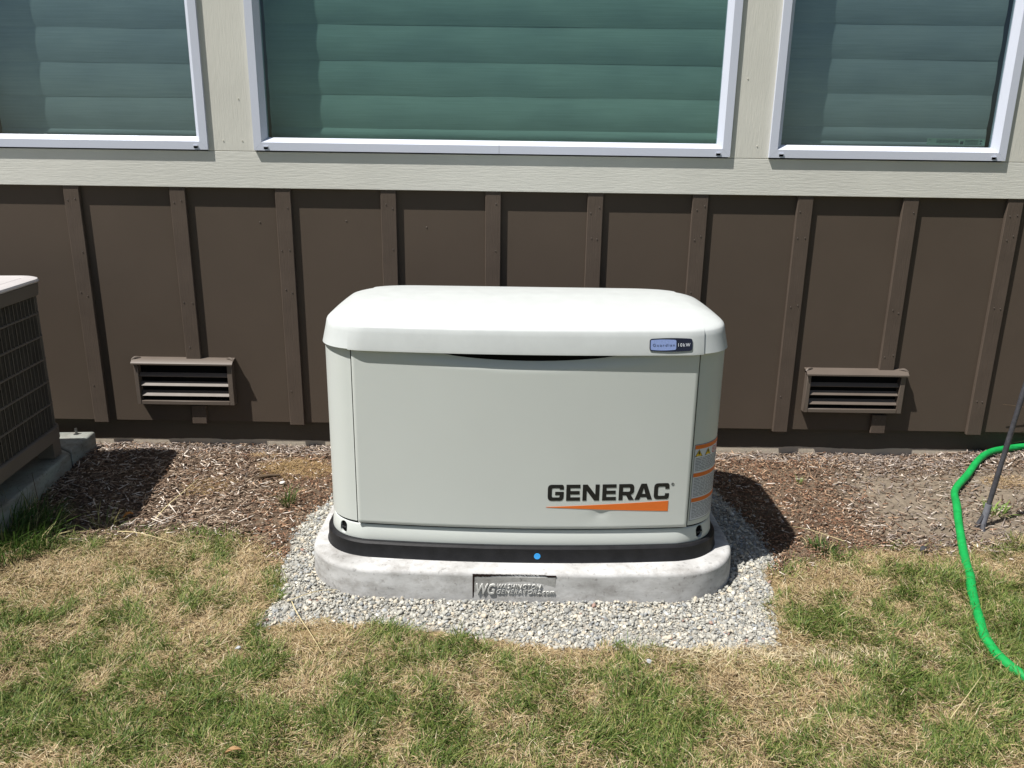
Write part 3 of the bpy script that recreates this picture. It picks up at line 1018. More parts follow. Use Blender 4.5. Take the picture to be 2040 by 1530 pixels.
link('logo_wedge', me, M_ORANGE, gen)
# registered mark
circ = [[(math.cos(k * math.pi / 12) * r, math.sin(k * math.pi / 12) * r) for k in range(24)] for r in (.0042, .0034)]
me = outline_mesh(circ); me.transform(Matrix.Translation((.4670, DY - .0004, .3000)) @ FACE); bend(me)
link('registered_mark', me, M_INK, gen)
put_text('registered_mark', 'R', .4655, .4687, .2980, DY - .0004, .0040, M_INK, gen)

# model badge on the lid lip
LY = YF - .014 - .0028 - .0009
LIP = Matrix(((1, 0, 0, 0), (0, 1, .19, -.19 * .690), (0, 0, 1, 0), (0, 0, 0, 1)))
def lens_outline(x0, x1, z0, z1, r, bulge, n=8):
    pts = [(x0, z0)] + [(x0 + (x1 - x0) * k / n, z0 - bulge * math.sin(math.pi * k / n)) for k in range(1, n)] + [(x1, z0)] + [(x1, z1)] + [(x1 - (x1 - x0) * k / n, z1 + bulge * math.sin(math.pi * k / n)) for k in range(1, n)] + [(x0, z1)]
    m = len(pts); rads = [0] * m
    for i, p in enumerate(pts):
        if p in ((x0, z0), (x1, z0), (x1, z1), (x0, z1)): rads[i] = r
    return rnd(pts, rads, 4)
def flat(name, loops, y, mat, parent, ex=.0003):
    me = outline_mesh(loops, ex)
    me.transform(LIP @ Matrix.Translation((0, y, 0)) @ FACE); bend(me)
    return link(name, me, mat, parent)
flat('badge', [lens_outline(.3720, .4905, .6975, .7295, .007, .0022)], LY - .0006, M_NAVY, gen)
flat('badge_panel', [lens_outline(.3750, .4455, .7005, .7265, .004, .0016)], LY - .0012, M_DECALB, gen)
put_text('lettering', 'Guardian', .3805, .4415, .7095, LY - .0018, .0072, M_NAVY, gen, kw_lip=True, space=1.3)
put_text('lettering', '10kW', .4508, .4842, .7090, LY - .0018, .0092, M_DECALW, gen, kw_lip=True, space=1.3)
# blue dot on base skid
me = outline_mesh([[(math.cos(k * math.pi / 12) * .0095, math.sin(k * math.pi / 12) * .0095) for k in range(24)]], .0004)
me.transform(Matrix.Translation((.0806, YF - .0188, .0823)) @ FACE); bend(me)
link('round_sticker', me, M_DOT, gen)

# warning label wrapped round the right corner panel
def corner_pt(s, z, off):
    """s = distance along the body outline to the right of x = .5215 on the front"""
    a = .580; r = R0; cx = GXC + (a - r); cy = GC - (GD - r)
    th0 = math.asin(min(1, max(-1, (.5215 - cx) / r)))
    th = th0 + s / r
    return (cx + (r + off) * math.sin(th), cy - (r + off) * math.cos(th), z)
def wrap(name, s0, s1, z0, z1, off, mat, n=14):
    Vv, Ff = [], []
    for i in range(n + 1):
        s = s0 + (s1 - s0) * i / n
        Vv += [corner_pt(s, z0, off), corner_pt(s, z1, off), corner_pt(s, z0, off - .0004), corner_pt(s, z1, off - .0004)]
    for i in range(n):
        a = i * 4; b = a + 4
        Ff += [(a, b, b + 1, a + 1), (a, a + 2, b + 2, b), (a + 1, b + 1, b + 3, a + 3)]
    Ff += [(0, 1, 3, 2), (n * 4, n * 4 + 2, n * 4 + 3, n * 4 + 1)]
    return mk(name, Vv, Ff, mat, gen, smooth=True, angle=30)
SL = .150
wrap('label_border', .0045, SL + .0015, .1775, .4145, .0006, M_INKG)
wrap('warning_label', .006, SL, .1790, .4130, .0010, M_STICK)
for z in (.4010, .3150, .2365):
    wrap('label_band', .0065, SL - .0005, z - .0005, z + .0115, .0014, M_ORANGE)
def wrapped_lines(zt, zb, pitch, name, rr):
    Vv, Ff = [], []
    z = zt
    while z > zb:
        s = .010
        while s < SL - .012:
            l = rr.uniform(.006, .022)
            e = min(s + l, SL - .010)
            k = max(1, int((e - s) / .008))
            for i in range(k):
                a = s + (e - s) * i / k; b = s + (e - s) * (i + 1) / k
                q = len(Vv)
                Vv += [corner_pt(a, z, .0014), corner_pt(b, z, .0014), corner_pt(b, z + .0017, .0014), corner_pt(a, z + .0017, .0014)]
                Ff.append((q, q + 1, q + 2, q + 3))
            s = e + rr.uniform(.0015, .003)
        z -= pitch * rr.uniform(.9, 1.1)
    return mk(name, Vv, Ff, M_INKG, gen)
rr = random.Random(9)
wrapped_lines(.371, .330, .0046, 'label_text', rr)
wrapped_lines(.309, .252, .0046, 'label_text', rr)
wrapped_lines(.231, .183, .0046, 'label_text', rr)
for s in (.020, .056):
    for (k, mat, off) in ((1.0, M_INK, .0015), (.82, M_YELLOW, .0018)):
        zc = .3865
        P = [(s - .0135 * k, zc - .0090 * k), (s + .0135 * k, zc - .0090 * k), (s, zc + .0125 * k)]
        mk('hazard_triangle', [corner_pt(p, q, off) for p, q in P], [(0, 1, 2)], mat, gen)
    P = [(s - .001, .3935), (s + .003, .3935), (s + .001, .3880), (s + .0035, .3880), (s - .0015, .3795), (s, .3860), (s - .003, .3860)]
    mk('hazard_bolt', [corner_pt(p, q, .0021) for p, q in P], [tuple(range(len(P)))], M_INK, gen)
for s in (.088, .116):
    Vv = []; n = 16
    for r_ in (.0105, .0082):
        for k in range(n):
            Vv.append(corner_pt(s + r_ * math.cos(2 * math.pi * k / n), .3865 + r_ * math.sin(2 * math.pi * k / n), .0016))
    mk('prohibition_ring', Vv, [(k, (k + 1) % n, n + (k + 1) % n, n + k) for k in range(n)], M_RED, gen)
    mk('prohibition_bar', [corner_pt(s - .007, .3925, .0019), corner_pt(s - .0055, .3940, .0019), corner_pt(s + .007, .3805, .0019), corner_pt(s + .0055, .3790, .0019)], [(0, 1, 2, 3)], M_RED, gen)

# ------------------------------------------------------------------ air conditioner at the left edge
AR = Matrix.Translation((-1.718, -.272, 0)) @ Matrix.Rotation(math.radians(6.5), 4, 'Z')
ac = empty('air_conditioner', (-1.98, -.62, .07), 'grey air conditioning condenser with slatted coil sides at the left edge', 'air conditioner')
AW, AD = .72, .685
def aring(inset, z, r=.085):
    return [(x, y, z) for x, y in rrect(AW / 2 - inset, AD / 2 - inset, max(.01, r - inset), 10, -AW / 2, -AD / 2)]
mkbm('base_pan', loft_bm([aring(.004, .150), aring(0, .153), aring(0, .198), aring(.006, .202)]), M_ACM, ac, smooth=True, angle=30, M=AR)
mkbm('coil_core', loft_bm([aring(.030, .2), aring(.030, .72)]), M_DARK, ac, smooth=True, M=AR)
mkbm('top_band', loft_bm([aring(.004, .697), aring(.0, .700), aring(-.004, .742), aring(0, .745)]), M_ACM, ac, smooth=True, angle=30, M=AR)
mkbm('top_cover', loft_bm([aring(-.006, .7455), aring(-.008, .750), aring(-.004, .757), aring(.004, .7595), aring(.043, .7605), aring(.045, .7585), aring(.047, .7605), aring(.20, .768)]), M_ACTOP, ac, smooth=True, angle=30, M=AR)
for k in range(5):
    z = .29 + .0855 * k
    bm = loft_bm([aring(.011, z - .004), aring(.008, z - .002), aring(.008, z + .002), aring(.011, z + .004), aring(.014, z + .004), aring(.014, z - .004)], True, True)
    mkbm('guard_bar', bm, M_ACM, ac, smooth=True, angle=30, M=AR)
# fins along the outline
base = rrect(AW / 2 - .018, AD / 2 - .018, .07, 10, -AW / 2, -AD / 2)
P = [Vector((x, y, 0)) for x, y in base] + [Vector((base[0][0], base[0][1], 0))]
Vv, Ff = [], []
acc = 0; step = .0075
for i in range(len(P) - 1):
    seg = (P[i + 1] - P[i]); L = seg.length
    if L < 1e-6: continue
    t = seg.normalized(); n = Vector((t.y, -t.x, 0))
    while acc < L:
        c = P[i] + t * acc; q = len(Vv)
        for (a, b) in ((-.0009, -.010), (.0009, -.010), (.0009, .006), (-.0009, .006)):
            p = c + t * a + n * b
            Vv += [(p.x, p.y, .2), (p.x, p.y, .70)]
        Ff += [(q, q + 1, q + 3, q + 2), (q + 2, q + 3, q + 5, q + 4), (q + 4, q + 5, q + 7, q + 6), (q + 6, q + 7, q + 1, q)]
        acc += step
    acc -= L
f = mk('coil_fins', Vv, Ff, M_FIN, ac, M=AR); f['kind'] = 'stuff'
Vv, Ff = [], []
acc = 0
base2 = rrect(AW / 2 - .0095, AD / 2 - .0095, .076, 10, -AW / 2, -AD / 2)
P = [Vector((x, y, 0)) for x, y in base2] + [Vector((base2[0][0], base2[0][1], 0))]
for i in range(len(P) - 1):
    seg = P[i + 1] - P[i]; Ls = seg.length
    if Ls < 1e-6: continue
    t = seg.normalized(); n = Vector((t.y, -t.x, 0))
    while acc < Ls:
        c = P[i] + t * acc; q = len(Vv)
        for (a, b) in ((-.0013, -.0013), (.0013, -.0013), (.0013, .0013), (-.0013, .0013)):
            p = c + t * a + n * b
            Vv += [(p.x, p.y, .2), (p.x, p.y, .70)]
        Ff += [(q, q + 1, q + 3, q + 2), (q + 2, q + 3, q + 5, q + 4), (q + 4, q + 5, q + 7, q + 6), (q + 6, q + 7, q + 1, q)]
        acc += .026
    acc -= Ls
f = mk('guard_wires', Vv, Ff, M_ACM, ac, M=AR); f['kind'] = 'stuff'
for (x, y) in ((-.05, -.06), (-AW + .05, -.06), (-.05, -AD + .06), (-AW + .05, -AD + .06)):
    box('foot', x - .03, x + .03, y - .03, y + .03, .078, .150, M_ACM, ac, M=AR)
# condenser slabs: rear and front block with the joint between
acp = empty('condenser_pad', (-2.1, -.5, 0), 'shaded grey concrete slabs under the air conditioner', 'slab')
PR = Matrix.Translation((-1.742, -.035, 0)) @ Matrix.Rotation(math.radians(5.5), 4, 'Z')
def padpoly(pts, z0, z1, nm):
    bm = bmesh.new()
    A = [bm.verts.new((x, y, z0)) for x, y in pts]; Bv = [bm.verts.new((x, y, z1)) for x, y in pts]
    bm.faces.new(A); bm.faces.new(Bv)
    for k in range(len(pts)):
        bm.faces.new((A[k], A[(k + 1) % len(pts)], Bv[(k + 1) % len(pts)], Bv[k]))
    bmesh.ops.recalc_face_normals(bm, faces=bm.faces)
    bmesh.ops.bevel(bm, geom=[e for e in bm.edges if all(v.co.z > z1 - .001 for v in e.verts) or abs(e.verts[0].co.z - e.verts[1].co.z) > .01], offset=.010, segments=3, profile=.5, affect='EDGES')
    mkbm(nm, bm, M_CONCD, acp, smooth=True, angle=40, M=PR)
padpoly([(0, 0), (0, -.232), (-.16, -.09), (-.9, -.09), (-.9, 0)], -.06, .072, 'slab')
padpoly([(0.0, -.238), (-.164, -.096), (-.9, -.096), (-.9, -1.0), (0, -1.0)], -.06, .068, 'slab')
V2, F2 = tube([(-1.80, -.075, .07), (-1.80, -.075, .073)], .012, 10); mk('washer', V2, F2, M_METAL, acp)
V2, F2 = tube([(-1.80, -.075, .073), (-1.80, -.075, .098)], .005, 8); mk('anchor_bolt', V2, F2, M_METAL, acp)

# ------------------------------------------------------------------ hose, stake, plants
def lay(pts, h): return [(x, y, float(gz(x, y)) + h) for x, y in pts]
hp = [(2.9, .0), (2.5, -.02), (2.23, .0), (2.10, -.012), (1.985, -.07), (1.885, -.165), (1.80, -.255), (1.715, -.345), (1.668, -.41), (1.623, -.51), (1.565, -.63), (1.522, -.725), (1.475, -.83), (1.436, -.92), (1.405, -1.0), (1.375, -1.06), (1.345, -1.135), (1.315, -1.21), (1.290, -1.275), (1.278, -1.335), (1.277, -1.40), (1.295, -1.46), (1.34, -1.53), (1.42, -1.60), (1.6, -1.70), (1.9, -1.8)]
hp3 = []
for i, (x, y) in enumerate(hp):
    h = (.012 if y < -.8 else .016) + .012 * math.exp(-((y + .1) / .12) ** 2)
    hp3.append((x, y, float(gz(x, y)) + h))
V2, F2 = tube(spline(hp3, 6), [.0136 + .0004 * math.sin(i * .37) for i in range((len(hp3) - 1) * 6 + 1)], 12)
tag(mk('garden_hose', V2, F2, M_HOSE, smooth=True, angle=80), 'bright green garden hose curving across the lawn on the right', 'hose')

stake = empty('garden_stake', (1.60, -.70, 0), 'thin dark leaning metal stake beside the green hose', 'stake')
b0 = Vector((1.642, -.645, float(gz(1.642, -.645)))); dr = Vector((.118, .02, 1)).normalized()
V2, F2 = tube([b0 + dr * t for t in np.linspace(-.04, 1.05, 20)], [.0085 + .0008 * math.sin(k * 2.3) for k in range(20)], 9)
mk('shaft', V2, F2, M_STAKE, stake, smooth=True, angle=80)
V2, F2 = tube([b0 + dr * .004, b0 + dr * .085], .0112, 10); mk('sleeve', V2, F2, M_SLEEVE, stake, smooth=True, angle=50)
V2, F2 = tube([b0 + dr * .01, b0 + Vector((-.022, -.05, -.02)), b0 + Vector((-.03, -.085, -.03))], [.010, .009, .005], 7); mk('prong', V2, F2, M_STAKE, stake, smooth=True)
V2, F2 = tube([b0 + dr * .06, b0 + Vector((-.02, .0, .0)), b0 + Vector((-.028, -.005, -.02))], [.007, .007, .005], 7); mk('prong', V2, F2, M_STAKE, stake, smooth=True)

# ---- generic blades
def blades(px, py, length, width, tilt, azim, cols, curl=.5, zoff=0, tipcol=1.15):
    """vectorised blades -> V,F,C"""
    n = len(px)
    pz = gz(px, py) + zoff
    d = np.stack([np.cos(azim), np.sin(azim), np.zeros(n)], 1)
    t = tilt[:, None]
    upv = np.array([0, 0, 1.0])
    s1 = d * np.sin(t) + upv * np.cos(t)
    t2 = np.minimum(t + curl * (.3 + .7 * RNG.random((n, 1))), 1.65)
    s2 = d * np.sin(t2) + upv * np.cos(t2)
    wa = azim + math.pi / 2 + RNG.normal(0, .5, n)
    wv = np.stack([np.cos(wa), np.sin(wa), RNG.normal(0, .25, n)], 1) * (width[:, None] / 2)
    p0 = np.stack([px, py, pz - .002], 1)
    pm = p0 + s1 * (length[:, None] * .5)
    pt = pm + s2 * (length[:, None] * .5)
    V_ = np.stack([p0 - wv, p0 + wv, pm - wv * .85, pm + wv * .85, pt], 1).reshape(-1, 3)
    b = np.arange(n)[:, None] * 5
    F_ = np.concatenate([b + np.array([0, 1, 3]), b + np.array([0, 3, 2]), b + np.array([2, 3, 4])], 1).reshape(-1, 3)
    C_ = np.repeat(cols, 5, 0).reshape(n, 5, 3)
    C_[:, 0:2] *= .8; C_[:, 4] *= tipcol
    return V_, F_, C_.reshape(-1, 3)

GB = [(-1.32, -1.25, .10), (-1.1, -1.25, .09), (-.95, -.79, .10), (-.88, -1.49, .09), (-.91, -1.68, .11), (-1.1, -1.62, .1), (-.25, -1.43, .09), (-.15, -1.36, .08), (-.36, -1.59, .07), (-.14, -1.61, .07), (-.16, -1.69, .08), (.02, -1.53, .06), (.13, -1.56, .07), (.12, -1.68, .12), (-.62, -1.48, .05), (-.56, -1.65, .07), (-.29, -1.28, .05), (.83, -1.26, .07), (.65, -1.43, .045), (.7, -1.49, .04), (.45, -1.59, .08), (.28, -1.69, .09), (.37, -1.68, .07), (.86, -1.44, .05), (1.02, -1.45, .07), (.86, -1.57, .08), (1.04, -1.66, .11), (1.22, -1.32, .1), (1.17, -1.54, .09), (1.28, -1.03, .10), (1.45, -1.06, .08), (1.05, -.83, .05), (-.71, -1.61, .07), (.86, -1.2, .07), (-1.58, -.86, .10), (1.55, -1.3, .15), (1.4, -1.2, .1)]
BB = [(-.49, -1.33, .10), (-.51, -1.53, .07), (-.07, -1.57, .07), (.21, -1.56, .07), (-.45, -1.61, .07), (0, -1.71, .08), (-.05, -1.43, .04), (-.22, -1.66, .04), (.52, -1.53, .11), (.76, -1.51, .07), (1.01, -1.59, .06), (.61, -1.39, .10), (.8, -1.36, .09), (.9, -.99, .14), (1.05, -1.01, .10), (-.89, -1.31, .09), (-1.04, -1.53, .08), (-.87, -.98, .16), (-1.13, -.93, .13), (1.33, -1.23, .05), (-.68, -1.16, .08), (.22, -1.39, .11), (.38, -1.41, .09), (-1.41, -.99, .11)]
def greenness(x, y):
    g = .52 + .50 * (vnoise(x, y, .15, 3) - .5) + .75 * (vnoise(x, y, .055, 4) - .5) + .50 * (vnoise(x, y, .022, 0) - .5)
    g = g + .12 * ss(-1.15, -1.6, y) 
    for (a, b, r) in GB: g = g + .42 * np.exp(-(((x - a) / r) ** 2 + ((y - b) / (r * .8)) ** 2))
    for (a, b, r) in BB: g = g - .36 * np.exp(-(((x - a) / r) ** 2 + ((y - b) / (r * .8)) ** 2))
    return g

def lawn():
    parts = []
    n = 740000
    # denser inside the photographed wedge
    x = np.concatenate([RNG.uniform(-1.75, 1.85, int(n * .8)), RNG.uniform(-3.1, 3.1, int(n * .2))])
    y = np.concatenate([RNG.uniform(-1.95, -.6, int(n * .8)), RNG.uniform(-3.0, -.6, int(n * .2))])
    # clump
    e = lawn_edge(x, y)
    keep = (y < e + .06) & ~in_poly(x + .05 * (vnoise(x, y, .04, 2) - .5), y + .06 * (vnoise(x, y, .045, 5) - .5) + .008, GRAV)
    # sparse at the edge and in bald spots
    g = greenness(x, y)
    bald = ss(.62, .8, vnoise(x, y, .07, 5)) * ss(.45, .2, g)
    near = ss(.06, -.10, y - e)
    keep &= RNG.random(len(x)) < near * (1 - .75 * bald) * (.68 + .32 * ss(.2, .6, g))
    x, y, g = x[keep], y[keep], g[keep]
    m = len(x)
    g = g + RNG.normal(0, .05, m)
    isg = RNG.random(m) < ss(.05, 1.0, g) * .74 + .10
    wind = vnoise(x, y, .09, 1) * 12.0
    az = wind + RNG.normal(0, .8, m)
    az = np.where(RNG.random(m) < .35, RNG.uniform(0, 2 * math.pi, m), az)
    L = np.where(isg, RNG.gamma(6, .0042, m) * (.7 + .5 * ss(.3, .9, g)), RNG.gamma(5, .0039, m))
    L = np.clip(L, .008, .075)
    tilt = np.where(isg, RNG.uniform(.35, 1.35, m), RNG.uniform(.85, 1.5, m))
    W = np.where(isg, RNG.uniform(.0014, .0026, m), RNG.uniform(.0008, .0018, m))
    r = RNG.random((m, 1)); r2 = RNG.random((m, 1))
    dark = np.array((.060, .112, .020)); mid = np.array((.160, .225, .048)); yel = np.array((.36, .345, .115))
    gc = dark * (1 - r) + mid * r
    gc = np.where(r2 < .28, gc * .45 + yel * .55, gc)
    dull = ss(.75, .35, g)[:, None]
    gc = gc * (1 - .45 * dull) + yel * .45 * dull
    straw = np.array((.62, .49, .28)); tan = np.array((.43, .305, .175)); pale = np.array((.72, .62, .42))
    bc = straw * (1 - r) + tan * r
    strip = np.exp(-((y + 1.365 + .02 * (x - .6)) / .035) ** 2) * ss(.25, .5, x) * ss(1.25, .9, x)
    bc = np.where(r2 < (.13 + .6 * strip)[:, None], pale, bc); bc = np.where(r2 > .88, np.array((.11, .075, .045)), bc)
    c = np.where(isg[:, None], gc, bc)
    zo = np.where(isg, 0.0, RNG.uniform(0, .012, m))
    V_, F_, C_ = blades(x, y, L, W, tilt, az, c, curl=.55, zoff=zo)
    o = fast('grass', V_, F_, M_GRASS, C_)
    tag(o, 'short patchy lawn of green and dried tan grass', 'grass', kind='stuff')
    print('grass blades', m)
lawn()

def tuft(name, cx, cy, spread, n, L0, L1, greens, label, cat='grass tuft', tilt=(.05, .9), seed=1, group=None, w=(.002, .0035)):
    global RNG
    keepR = RNG; RNG = np.random.default_rng(seed)
    a = RNG.uniform(0, 2 * math.pi, n); rr_ = spread * np.sqrt(RNG.random(n))
    x = cx + rr_ * np.cos(a); y = cy + rr_ * np.sin(a)
    az = a + RNG.normal(0, .6, n)
    L = RNG.uniform(L0, L1, n); t = RNG.uniform(*tilt, n)
    W = RNG.uniform(w[0], w[1], n)
    r = RNG.random((n, 1))
    c = np.array(greens[0]) * (1 - r) + np.array(greens[1]) * r
    pale = RNG.random(n) < .12
    c[pale] = (.42, .36, .18)
    # two chained blades for a bent leaf
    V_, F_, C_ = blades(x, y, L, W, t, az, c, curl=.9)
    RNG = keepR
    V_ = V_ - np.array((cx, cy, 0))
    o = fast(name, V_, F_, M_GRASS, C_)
    o.location = (cx, cy, 0)
    return tag(o, label, cat, group)
DG = [(.035, .085, .015), (.10, .17, .035)]
tuft('grass_tuft', -1.63, -.85, .17, 900, .05, .15, DG, 'tall dark green grass tuft at the foot of the condenser slab', seed=2)
tuft('grass_tuft', -.79, -.571, .022, 60, .04, .105, DG, 'small green grass tuft growing in the mulch left of the generator', tilt=(.05, .6), seed=3)
tuft('grass_tuft', 1.117, -.321, .012, 16, .02, .05, [(.14, .25, .05), (.25, .35, .08)], 'tiny bright green sprout in the red brown mulch right of the generator', tilt=(.0, .4), seed=4)
tuft('grass_tuft', 1.02, -.83, .05, 150, .02, .06, DG, 'low green tuft at the lawn edge just right of the generator shadow', seed=5)
tuft('grass_tuft', 2.28, .0, .06, 170, .10, .26, [(.05, .10, .03), (.16, .22, .08)], 'spiky green plant against the foundation at the right edge', 'plant', tilt=(.05, 1.0), seed=6, w=(.002, .004))
tuft('grass_tuft', 1.74, -.55, .035, 40, .03, .08, [(.14, .24, .05), (.25, .35, .08)], 'pale green weed between the hose and the stake', 'weed', tilt=(.2, 1.0), seed=7, w=(.003, .006))
tuft('grass_tuft', -1.36, -.76, .04, 40, .04, .12, [(.10, .15, .04), (.35, .32, .14)], 'thin straggly grass tuft in the shadow edge beside the mulch', tilt=(.1, 1.2), seed=8)

# dry straw mound in the mulch
def mound(cx, cy, rx, ry, n, h, label, seed, c0=(.52, .38, .19), c1=(.36, .24, .12)):
    global RNG
    keepR = RNG; RNG = np.random.default_rng(seed)
    a = RNG.uniform(0, 2 * math.pi, n); q = np.sqrt(RNG.random(n)) * (.75 + .4 * vnoise(np.cos(a), np.sin(a), .4, 1))
    x = cx + q * rx * np.cos(a); y = cy + q * ry * np.sin(a)
    L = RNG.uniform(.01, .035, n); r = RNG.random((n, 1))
    c = np.array(c0) * (1 - r) + np.array(c1) * r
    V_, F_, C_ = blades(x, y, L, RNG.uniform(.0009, .0018, n), RNG.uniform(.9, 1.6, n), RNG.uniform(0, 6.28, n), c, zoff=h * (1 - np.clip(q, 0, 1) ** 2) * RNG.random(n), curl=.4)
    RNG = keepR
    o = fast('dry_grass_patch', V_, F_, M_GRASS, C_)
    return tag(o, label, 'dried grass', kind='stuff')
mound(-.86, -.255, .16, .10, 5200, .018, 'flat mound of golden dried moss and grass in the mulch left of the generator', 21)
mound(-1.02, -.13, .06, .035, 700, .012, 'small tan dried clump in the mulch near the foundation', 22)
mound(-1.12, -.42, .12, .08, 1300, .010, 'thin scatter of dried grass on the mulch', 23)
mound(1.93, -.30, .10, .06, 1100, .015, 'pale dried clump between hose and stake', 24, (.60, .46, .28), (.42, .30, .17))

# ------------------------------------------------------------------ wood chip mulch
def rot_mats(yaw, pitch, roll):
    cy, sy = np.cos(yaw), np.sin(yaw); cp, sp = np.cos(pitch), np.sin(pitch); cr, sr = np.cos(roll), np.sin(roll)
    R = np.empty((len(yaw), 3, 3))
    R[:, 0, 0] = cy * cp; R[:, 0, 1] = cy * sp * sr - sy * cr; R[:, 0, 2] = cy * sp * cr + sy * sr
    R[:, 1, 0] = sy * cp; R[:, 1, 1] = sy * sp * sr + cy * cr; R[:, 1, 2] = sy * sp * cr - cy * sr
    R[:, 2, 0] = -sp; R[:, 2, 1] = cp * sr; R[:, 2, 2] = cp * cr
    return R
def scatter(baseV, baseF, pos, scl, R, cols):
    n = len(pos); nb = len(baseV)
    V_ = np.einsum('nij,nbj->nbi', R, baseV[None] * scl[:, None, :]) + pos[:, None, :]
    F_ = (baseF[None] + (np.arange(n) * nb)[:, None, None]).reshape(-1, baseF.shape[1])
    return V_.reshape(-1, 3), F_, np.repeat(cols, nb, 0)

def mulch():
    n = 70000
    x = RNG.uniform(-2.6, 2.7, n); y = RNG.uniform(-1.0, .024, n)
    e = lawn_edge(x, y)
    gr = in_poly(x, y, GRAV)
    bare = ss(1.2, 1.4, x) * ss(-.85, -.65, y) * ss(-.10, -.30, y)
    p = ss(-.10, .05, y - e) * (1 - .72 * bare)
    p = np.where((np.abs(x) > 2.3), p * .4, p)
    keep = ~gr & (RNG.random(n) < p)
    # a few strays on the gravel edge
    x, y, bare = x[keep], y[keep], bare[keep]
    m = len(x)
    nz = vnoise(x, y, .12, 2)
    red = np.maximum(ss(-1.02, -.74, x) * (x < 0) * ss(-.08, -.18, y), ss(1.45, 1.05, x) * (x > 0) * ss(-.05, -.16, y))
    red = np.clip(red + .35 * (nz - .5), 0, 1)
    grey = np.clip(ss(-.16, -.05, y) + (x > 1.25) * .6 + .3 * (nz - .5), 0, 1) * (1 - red)
    r = RNG.random(m); r2 = RNG.random((m, 1))
    dark = np.array((.10, .070, .052)); brown = np.array((.27, .185, .13)); light = np.array((.52, .41, .31)); white = np.array((.72, .64, .56)); grey_c = np.array((.28, .235, .205)); redc = np.array((.27, .150, .095)); redl = np.array((.47, .31, .20))
    c = dark * (1 - r2) + brown * r2
    c = np.where((r < .34)[:, None], light * (.6 + .4 * r2), c)
    c = np.where((r < .07)[:, None], white, c)
    isg = RNG.random(m) < grey * .6
    c = np.where(isg[:, None], grey_c * (.6 + 1.0 * r2), c)
    isr = RNG.random(m) < red * .62
    c = np.where(isr[:, None], redc * (.5 + .7 * r2), c)
    c = np.where((isr & (r < .25))[:, None], redl, c)
    fine = .55 + .45 * (1 - red)
    L = np.clip(RNG.gamma(3.2, .0052, m), .005, .055) * fine
    L = L * np.where((x < -.9) | (y > -.2), 1.25, 1.0)
    L = np.where(r < .07, L * 1.4, L)
    W = RNG.uniform(.0022, .0065, m) * (.7 + .3 * fine)
    T = RNG.uniform(.0008, .0024, m)
    # slightly tapered box, 8 verts
    b = np.array([(-.5, -.5, -.5), (.5, -.28, -.5), (.5, .28, -.5), (-.5, .42, -.5), (-.5, -.5, .5), (.5, -.28, .5), (.5, .28, .5), (-.5, .42, .5)])
    bf = np.array([(0, 3, 2, 1), (4, 5, 6, 7), (0, 1, 5, 4), (1, 2, 6, 5), (2, 3, 7, 6), (3, 0, 4, 7)])
    yaw = RNG.normal(0, .9, m) + (RNG.random(m) < .5) * math.pi + .15
    R = rot_mats(yaw, RNG.normal(0, .28, m), RNG.normal(0, .35, m))
    pos = np.stack([x, y, gz(x, y) + RNG.uniform(.000, .012, m)], 1)
    pos[:, 1] = np.minimum(pos[:, 1], .022 - L * .4)
    V_, F_, C_ = scatter(b, bf, pos, np.stack([L, W, T], 1), R, c)
    o = fast('mulch', V_, F_, M_CHIP, C_)
    tag(o, 'brown and bleached wood chip mulch along the foot of the house wall', 'mulch', kind='stuff')
    print('chips', m)
mulch()

